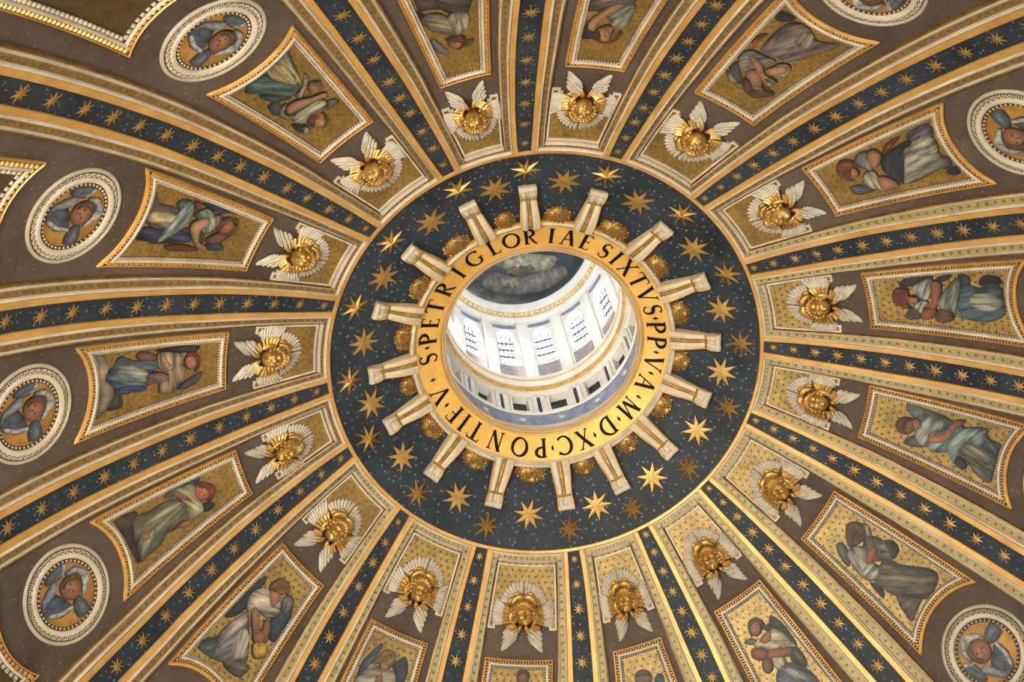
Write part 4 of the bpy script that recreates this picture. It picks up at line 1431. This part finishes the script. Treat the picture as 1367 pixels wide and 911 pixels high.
# ---- medallions: built once in their own plane, then copied with their parts
def disc_band(name, mat, prof, parent, n=64):
    b = MB()
    b.grid([[Vector((r * S * cos(2 * pi * j / n), r * S * sin(2 * pi * j / n), z * S)) for j in range(n)] for r, z in prof], closed=True)
    return b.build(name, mat, parent, sharp=30)


def make_medallion():
    root = empty('winged_head_medallion')
    disc_band('outer_rim', M['grey'], [(.206, -.012), (.205, .010), (.200, .015), (.193, .015), (.190, .010)], root)
    ob = disc_band('carved_border', M['recess'], [(.190, .010), (.168, .010)], root)
    b = MB()
    for i in range(40):
        a = 2 * pi * i / 40
        e, q = Vector((cos(a), sin(a), 0)), Vector((-sin(a), cos(a), 0))
        c = e * (.179 * S) + Vector((0, 0, .010 * S))
        b.tube([c + e * (.009 * S * cos(t)) * -1 + q * (.011 * S * sin(t)) + Vector((0, 0, .002 * S)) for t in [pi * (j / 6.0) * 1.5 - pi * .75 for j in range(7)]], .0022 * S, 5)
        b.ball(c + e * (.001 * S), .0042 * S, .0042 * S, .0042 * S, 6, 4)
    b.build('arch_ornament', M['white'], ob, kind='stuff')
    disc_band('white_ring', M['white'], [(.168, .009), (.168, .016), (.164, .0195), (.155, .020), (.149, .0175), (.146, .009)], root)
    bb = disc_band('bead_border', M['recess'], [(.146, .009), (.129, .007)], root)
    b = MB()
    for i in range(44):
        a = 2 * pi * i / 44
        b.ball(Vector((.137 * S * cos(a), .137 * S * sin(a), .010 * S)), .0052 * S, .0052 * S, .0045 * S, 6, 4)
    b.build('beads', M['grey'], bb, kind='stuff')
    n = 48
    b = MB()
    rr = [0.001, .045, .09, .130]
    b.grid([[Vector((r * S * cos(2 * pi * j / n), r * S * sin(2 * pi * j / n), .0072 * S)) for j in range(n + 1)] for r in rr],
           [[(r * S * cos(2 * pi * j / n), r * S * sin(2 * pi * j / n)) for j in range(n + 1)] for r in rr])
    g = b.build('mosaic_ground', M['tondo'], root)
    med = []
    for i, (nm, colr, q) in enumerate(MEDFIG):
        pts = []
        for x, y in zip(q[::2], q[1::2]):
            x, y = -x / 1000.0 + .012, y / 1000.0
            l = sqrt(x * x + y * y)
            f = min(1, .127 / l)
            pts.append((x * f, y * f))
        med.append((nm, colr, pts))
    flat3 = lambda u, v, h: Vector((u * S, v * S, h * S))
    shade_patches([p for _, _, p in med], flat3, 'painted_shade', '3a2d1a', g, None, .0075, .003)
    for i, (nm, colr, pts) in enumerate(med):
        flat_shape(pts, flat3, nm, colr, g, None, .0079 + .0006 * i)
    return root


TONDO = {15: 'round mosaic of a winged head, beside the panel facing the G of GLORIAE', 14: 'round winged-head mosaic beyond the panel with the pale ribbon figure',
         13: 'round winged-head mosaic beside the panel of the blue-skirted angel', 12: 'round winged-head mosaic beside the red-haired angel in olive',
         2: 'round winged-head mosaic cut by the top edge beside the mauve-robed angel', 3: 'round winged-head mosaic beside the olive-robed angel with red sash',
         5: 'sliver of a round mosaic beyond the angel in the grey-blue tunic', 6: 'round winged-head mosaic beside the angel with hand on chest'}
proto = make_medallion()
for i, k in enumerate(TONDO):
    o = proto if i == 0 else copy_tree(proto)
    o.matrix_world = frame(bay_az(k, 40.2), 40.2, 0)
    tag(o, TONDO[k], 'medallion', 'round winged-head medallions')


# ---- gilded cherub heads with six wings
def feather(b, p, ang, ln, wd, z0=.10, z1=.06, th=.035, bend=0.0):
    """a blade with a rounded tip and a raised middle rib; bend turns it along its length (degrees)"""
    N = 10
    rows = []
    o = Vector((p[0], p[1], z0))
    for i in range(N + 1):
        t = i / N
        a = radians(ang + bend * t)
        e = Vector((cos(a), sin(a), (z1 - z0) / ln)).normalized()
        q = Vector((-sin(a), cos(a), 0))
        n = e.cross(q)
        w = wd * (.45 + .55 * sin(min(1, t * 1.25) * pi / 2)) * (1 if t < .65 else sqrt(max(0.015, 1 - ((t - .65) / .35) ** 2)))
        rows.append([o - q * w / 2 - n * th * .8, o - q * w * .45, o - q * w * .15 + n * th * .6, o + n * th, o + q * w * .15 + n * th * .6, o + q * w * .45, o + q * w / 2 - n * th * .8])
        o = o + e * (ln / N)
    b.grid(rows)
    b.face(list(reversed(rows[-1])))


def wing(root, white, lump, coverts=()):
    """gilded shoulder (smooth lobes) with cream feathers springing from it"""
    g = MB()
    for pts, rs in lump:
        q = [tuple(p) + (r,) for p, r in zip(pts, rs)]
        q = [q[0]] + q + [q[-1]]
        sm = []
        for i in range(1, len(q) - 2):
            for t in (0, .33, .67):
                sm.append(tuple(.5 * (2 * b + (c - a) * t + (2 * a - 5 * b + 4 * c - d) * t * t + (3 * b - a - 3 * c + d) * t ** 3) for a, b, c, d in zip(q[i - 1], q[i], q[i + 1], q[i + 2])))
        sm.append(q[-1])
        # rounded ends
        sm = [sm[0][:3] + (.004,)] + sm + [sm[-1][:3] + (.004,)]
        pp = [Vector(x[:3]) for x in sm]
        pp[0] = pp[1] + (pp[1] - pp[2]) * .8
        pp[-1] = pp[-2] + (pp[-2] - pp[-3]) * .8
        g.tube(pp, [max(.004, x[3]) for x in sm], 10)
    for a in coverts:
        feather(g, *a)
    w = g.build('wing', M['gold'], root, sharp=65)
    f = MB()
    for a in white:
        feather(f, *a)
    f.build('feathers', M['feather'], w, kind='stuff')
    return w


def head_mesh(root):
    b = MB()
    nu, nv = 48, 40
    rows = []

    def G(x, y, cx, cy, sx, sy):
        return math.exp(-((x - cx) / sx) ** 2 - ((y - cy) / sy) ** 2)
    for i in range(nv + 1):
        t = pi * i / nv
        row = []
        for j in range(nu):
            p = 2 * pi * j / nu
            d = Vector((sin(t) * sin(p), cos(t), sin(t) * cos(p)))       # y up, z towards the viewer
            x, y = d.x, d.y
            f = 1.0
            if d.z > 0:
                f += .02 * G(x, y, 0, .42, .6, .14)                       # forehead
                f -= .40 * (G(x, y, .33, .08, .17, .13) + G(x, y, -.33, .08, .17, .13))   # eye sockets
                f += .12 * (G(x, y, .33, .05, .09, .07) + G(x, y, -.33, .05, .09, .07)) + .14 * (G(x, y, .34, .27, .2, .05) + G(x, y, -.34, .27, .2, .05))   # eyeballs
                f += .46 * G(x, y, 0, -.17, .12, .14) + .20 * G(x, y, 0, .06, .08, .2)    # nose
                f += .22 * (G(x, y, .44, -.28, .22, .2) + G(x, y, -.44, -.28, .22, .2))   # cheeks
                f += .15 * G(x, y, 0, -.42, .20, .05) + .15 * G(x, y, 0, -.58, .16, .05)  # lips
                f -= .26 * G(x, y, 0, -.50, .24, .035)
                f += .24 * G(x, y, 0, -.80, .22, .12)                     # chin
            row.append(Vector((d.x * .33 * f, d.y * .40 * f, d.z * .31 * f)))
        rows.append(row)
    b.grid(rows, closed=True)
    h = b.build('head', M['gold'], root, sharp=80)
    h.location = (0, -.08, .34)
    hb = MB()
    rnd = random.Random(3)
    for ring, n, rr, zz, a0, a1 in ((.38, 12, .088, .02, -26, 206), (.33, 8, .082, .12, 24, 156), (.44, 13, .085, -.10, -34, 214)):
        for i in range(n):
            a = radians(a0 + (a1 - a0) * i / (n - 1))
            c = Vector((ring * .97 * cos(a), .06 + ring * 1.08 * sin(a), zz + rnd.uniform(-.02, .02)))
            w = rr * rnd.uniform(.85, 1.15)
            hb.ball(c, w, w, w * .85, 7, 5)
            e = Vector((cos(a), sin(a), .5)).normalized()
            q = e.orthogonal().normalized()
            t2 = e.cross(q)
            hb.tube([c + e * w * .75 + (q * cos(t) + t2 * sin(t)) * w * .5 for t in [2 * pi * z / 6 for z in range(6)]], w * .26, 5, closed=True)
    hb.build('hair', M['gold'], h)
    return h


def make_cherub():
    root = empty('winged_cherub_head')
    for s in (-1, 1):
        def A(a):
            return a if s > 0 else 180 - a

        def Q(r, a, z, cy=.24):
            return (s * (.02 + r * cos(radians(a))), cy + r * sin(radians(a)), z)
        # upper wings: a fan closing over the head
        wh = []
        for i in range(8):
            a = 83 - i * 9.6
            p = Q(.47, a, 0)
            wh.append(((p[0], p[1]), A(a + 4), .55 - .018 * i, .165, .15, .06))
        lumps = [([Q(.33, 94, .12), Q(.37, 80, .19), Q(.39, 60, .21), Q(.40, 40, .20), Q(.40, 20, .18), Q(.40, 4, .13)], [.07, .12, .14, .13, .11, .06]),
                 ([Q(.50, 80, .14), Q(.53, 64, .16), Q(.52, 46, .14)], [.05, .085, .05]), ([Q(.52, 40, .14), Q(.54, 24, .15), Q(.52, 8, .13)], [.05, .08, .05])]
        wing(root, wh, lumps)
        # middle wings, spread sideways
        wh = []
        for i in range(8):
            t = i / 7
            wh.append(((s * (.50 + .13 * t), .03 - .42 * t), A(40 - 42 * t), .78 - .28 * t, .155, .17, .08, .035, s * 6))
        lumps = [([(s * .34, .16, .12), (s * .42, .04, .18), (s * .46, -.10, .20), (s * .44, -.26, .19), (s * .34, -.42, .14)], [.05, .10, .12, .11, .06])]
        coverts = [((s * (.46 + .02 * sin(3 * i)), .06 - .10 * i), A(40 - 12 * i), .34, .15, .23, .17, .035, s * 6) for i in range(5)]
        wing(root, wh, lumps, coverts)
        # lower wings: feathers stacked along the inner edge, each sweeping down and outwards
        wh = []
        for i, (x, y, a, ln) in enumerate(((.26, -.52, -24, .56), (.21, -.62, -27, .66), (.18, -.73, -31, .74), (.18, -.84, -34, .78), (.21, -.95, -34, .74), (.28, -1.05, -30, .62))):
            wh.append(((s * x, y), A(a), ln, .175, .10 + .015 * (5 - i), .06, .04, -s * 16))
        for i, (x, y, a, ln) in enumerate(((.28, -.48, -24, .32), (.23, -.60, -28, .36), (.20, -.73, -32, .38))):
            wh.append(((s * x, y), A(a), ln, .15, .22, .16, .03, -s * 12))
        lumps = [([(s * .08, -.46, .14), (s * .12, -.56, .18), (s * .15, -.66, .16), (s * .18, -.76, .12)], [.06, .085, .07, .035])]
        coverts = [((s * (.14 + .07 * i), -.60 + .05 * i), A(-44 + 8 * i), .32, .15, .23, .17, .035, 0) for i in range(4)]
        wing(root, wh, lumps, coverts)
    head_mesh(root)
    return root


proto = make_cherub()
rnd = random.Random(11)
for k in range(16):
    o = proto if k == 0 else copy_tree(proto)
    sc = (rib_az(k + 1, 57) - rib_az(k, 57)) / 22.5
    o.matrix_world = frame(bay_az(k, 56.5), 56.5, .004) @ Matrix.Diagonal((.94 * sc, 1.0, 1.0, 1))
    tag(o, 'gilded cherub head with six cream wings, in the bay facing the ' + SEEN_AT[k], 'cherub', 'winged cherub heads round the oculus')
    for c in o.children:
        if c.name.startswith('head'):
            c.rotation_euler = (rnd.uniform(-.25, .1), rnd.uniform(-.35, .35), rnd.uniform(-.22, .22))

# ---- large stars of the blue ring
ps = star_mesh('star', 8, .55, .18, .17, .045, .02, M['goldstar'])
pf = star_mesh('star', 8, .60, .23, .062, .05, .045, M['goldstar'])
for k in range(16):
    o = ps if k == 0 else ps.copy()
    if k:
        COL.objects.link(o)
    o.matrix_world = frame(rib_az(k, 60.4), 61.92, .013) @ Matrix.Rotation(rnd.uniform(-.2, .2), 4, 'Z')
    tag(o, 'faceted gilt eight-pointed star outside the scroll at the ' + RIB_AT[k], 'star', 'faceted gilt stars on the blue ring')
    o = pf if k == 0 else pf.copy()
    if k:
        COL.objects.link(o)
    o.matrix_world = frame(bay_az(k, 60.4), 63.0, .015) @ Matrix.Rotation(rnd.uniform(-.25, .25), 4, 'Z')
    tag(o, 'broad flat gilt star between two scrolls, facing the ' + SEEN_AT[k], 'star', 'flat gilt stars on the blue ring')


# ---- scroll brackets carrying the inscription ring
def make_bracket():
    root = empty('scroll_bracket')
    LEN = .228
    hp = [(0, .026), (.012, .036), (.03, .041), (.048, .036), (.060, .029), (.075, .030), (.10, .037), (.13, .045), (.16, .051), (.19, .055), (.215, .056), (LEN, .056)]
    wp = [(0, .038), (.03, .037), (.06, .033), (.10, .036), (.16, .041), (LEN, .044)]

    def itp(tb, y):
        for a, c in zip(tb, tb[1:]):
            if a[0] <= y <= c[0]:
                return a[1] + (c[1] - a[1]) * (y - a[0]) / (c[0] - a[0])
        return tb[-1][1]
    cs = [(-1, None), (-1, -.004), (-.97, -.001), (-.86, .0), (-.80, -.003), (-.76, -.003), (-.6, .002), (-.4, .001), (-.27, -.003), (-.22, -.008), (.22, -.008), (.27, -.003), (.4, .001), (.6, .002), (.76, -.003), (.80, -.003), (.86, 0), (.97, -.001), (1, -.004), (1, None)]
    b = MB()
    rows = []
    N = 34
    for i in range(N + 1):
        y = LEN * i / N
        h, w = itp(hp, y), itp(wp, y)
        rows.append([Vector((x * w * S, y * S, (-.004 if dz is None else h + dz) * S)) for x, dz in cs])
    b.grid(rows)
    b.face(list(rows[0]))
    b.face(list(reversed(rows[-1])))
    b.build('body', M['cream'], root, sharp=50)
    # rolled outer end and the band that ties it
    b = MB()
    b.tube([Vector((x * S, .006 * S, .024 * S)) for x in (-.041, -.039, 0, .039, .041)], [.008 * S, .0165 * S, .0145 * S, .0165 * S, .008 * S], 12)
    b.build('scroll', M['cream'], root)
    b = MB()
    b.tube([Vector((x * S, .062 * S, .027 * S)) for x in (-.036, -.034, .034, .036)], [.003 * S, .0065 * S, .0065 * S, .003 * S], 8)
    b.build('tie_band', M['darkgold'], root)
    for s in (-1, 1):
        b = MB()
        b.tube([Vector((s * itp(wp, LEN * i / 20) * .985 * S, LEN * i / 20 * S, (itp(hp, LEN * i / 20) - .0015) * S)) for i in range(21)], .0042 * S, 6)
        b.build('gilt_edge', M['gilt'], root)
    b = MB()
    for i in range(22):
        y = .072 + .148 * i / 21
        b.ball(Vector((0, y * S, (itp(hp, y) - .006) * S)), (.0045 + .003 * (y - .07) / .15) * S, .0048 * S, .004 * S, 6, 4)
    b.build('bead_string', M['gold'], root, kind='stuff')
    b = MB()
    b.grid([[Vector((x * itp(wp, .068 + (LEN - .069) * i / 16) * S, (.068 + (LEN - .069) * i / 16) * S, (itp(hp, .068 + (LEN - .069) * i / 16) - .0058) * S)) for x in (-.30, 0, .30)] for i in range(17)])
    b.build('gilt_groove', M['darkgold'], root)
    return root


proto = make_bracket()
for k in range(16):
    o = proto if k == 0 else copy_tree(proto)
    o.matrix_world = frame(rib_az(k, 60.4), 63.30, .008)
    tag(o, 'cream and gilt scroll bracket meeting the ring at the ' + RIB_AT[k], 'bracket', 'scroll brackets round the inscription ring')


# ---- gilded flower bosses between the brackets
def make_boss():
    root = empty('flower_boss')
    b = MB()
    rows = []
    rx, ry, rz = .062 * S, .054 * S, .034 * S
    for i in range(7):
        t = pi / 2 * i / 6
        rows.append([Vector((rx * cos(t) * cos(2 * pi * j / 20), ry * cos(t) * sin(2 * pi * j / 20), rz * sin(t))) for j in range(20)])
    b.grid(rows, closed=True)
    b.build('cushion', M['darkgold'], root)
    b = MB()
    n = 64
    for i in range(n):
        z = (i + .5) / n
        a = i * 2.39996
        q = sqrt(1 - z * z)
        c = Vector((rx * q * cos(a), ry * q * sin(a), rz * z))
        r = .0072 * S * (1 + .25 * sin(i * 1.7))
        nrm = Vector((c.x / rx ** 2, c.y / ry ** 2, c.z / rz ** 2)).normalized()
        xx = nrm.orthogonal().normalized()
        b.ball(c, r, r, r * .8, 6, 4, (xx, nrm.cross(xx), nrm))
        b.ball(c + nrm * r * .8, r * .35, r * .35, r * .3, 5, 3, (xx, nrm.cross(xx), nrm))
    b.build('florets', M['darkgold'], root, kind='stuff')
    b = MB()
    c = Vector((0, -ry * .72, rz * .75))
    for i in range(6):
        a = pi * i / 3
        b.ball(c + Vector((.009 * S * cos(a), .006 * S * sin(a), .002 * S)), .006 * S, .006 * S, .004 * S, 6, 4)
    b.ball(c + Vector((0, 0, .004 * S)), .005 * S, None, None, 6, 4)
    b.build('rosette', M['gold'], root, kind='stuff')
    return root


proto = make_boss()
for k in range(16):
    o = proto if k == 0 else copy_tree(proto)
    bw = min(1.12, (rib_az(k + 1, 60.4) - rib_az(k, 60.4)) / 23.2) ** 1.5
    o.matrix_world = frame(bay_az(k, 60.4), 65.95, .006) @ Matrix.Diagonal((bw, 1, 1, 1))
    tag(o, 'dark gilt flower boss behind the ring at the ' + SEEN_AT[k], 'boss', 'flower bosses between the scroll brackets')

# ---- painting of the lantern's little vault: clouds and a small figure, kept generic
for i, (n, colr, q) in enumerate(CAPFIG):
    pts = []
    base = q[0] / 10.0
    for a, e in zip(q[::2], q[1::2]):
        a = a / 10.0
        a = base + (a - base + 180) % 360 - 180
        f = cos(radians(e / 10.0))
        pts.append((f * cos(radians(a)) * 1.0, f * sin(radians(a))))

    def to3(x, y, h):
        q = 1 - .012 - h
        r2 = min(.9999, x * x + y * y)
        return W(CR * x * q, CR * y * q, CZ + CH * sqrt(1 - r2) * q)
    flat_shape(pts, to3, n, colr, cap, None, .004 * i, step=.08)
for o in list(SC.objects):
    if o.parent is not None and o.parent.type == 'EMPTY' and o.matrix_parent_inverse is None:
        pass
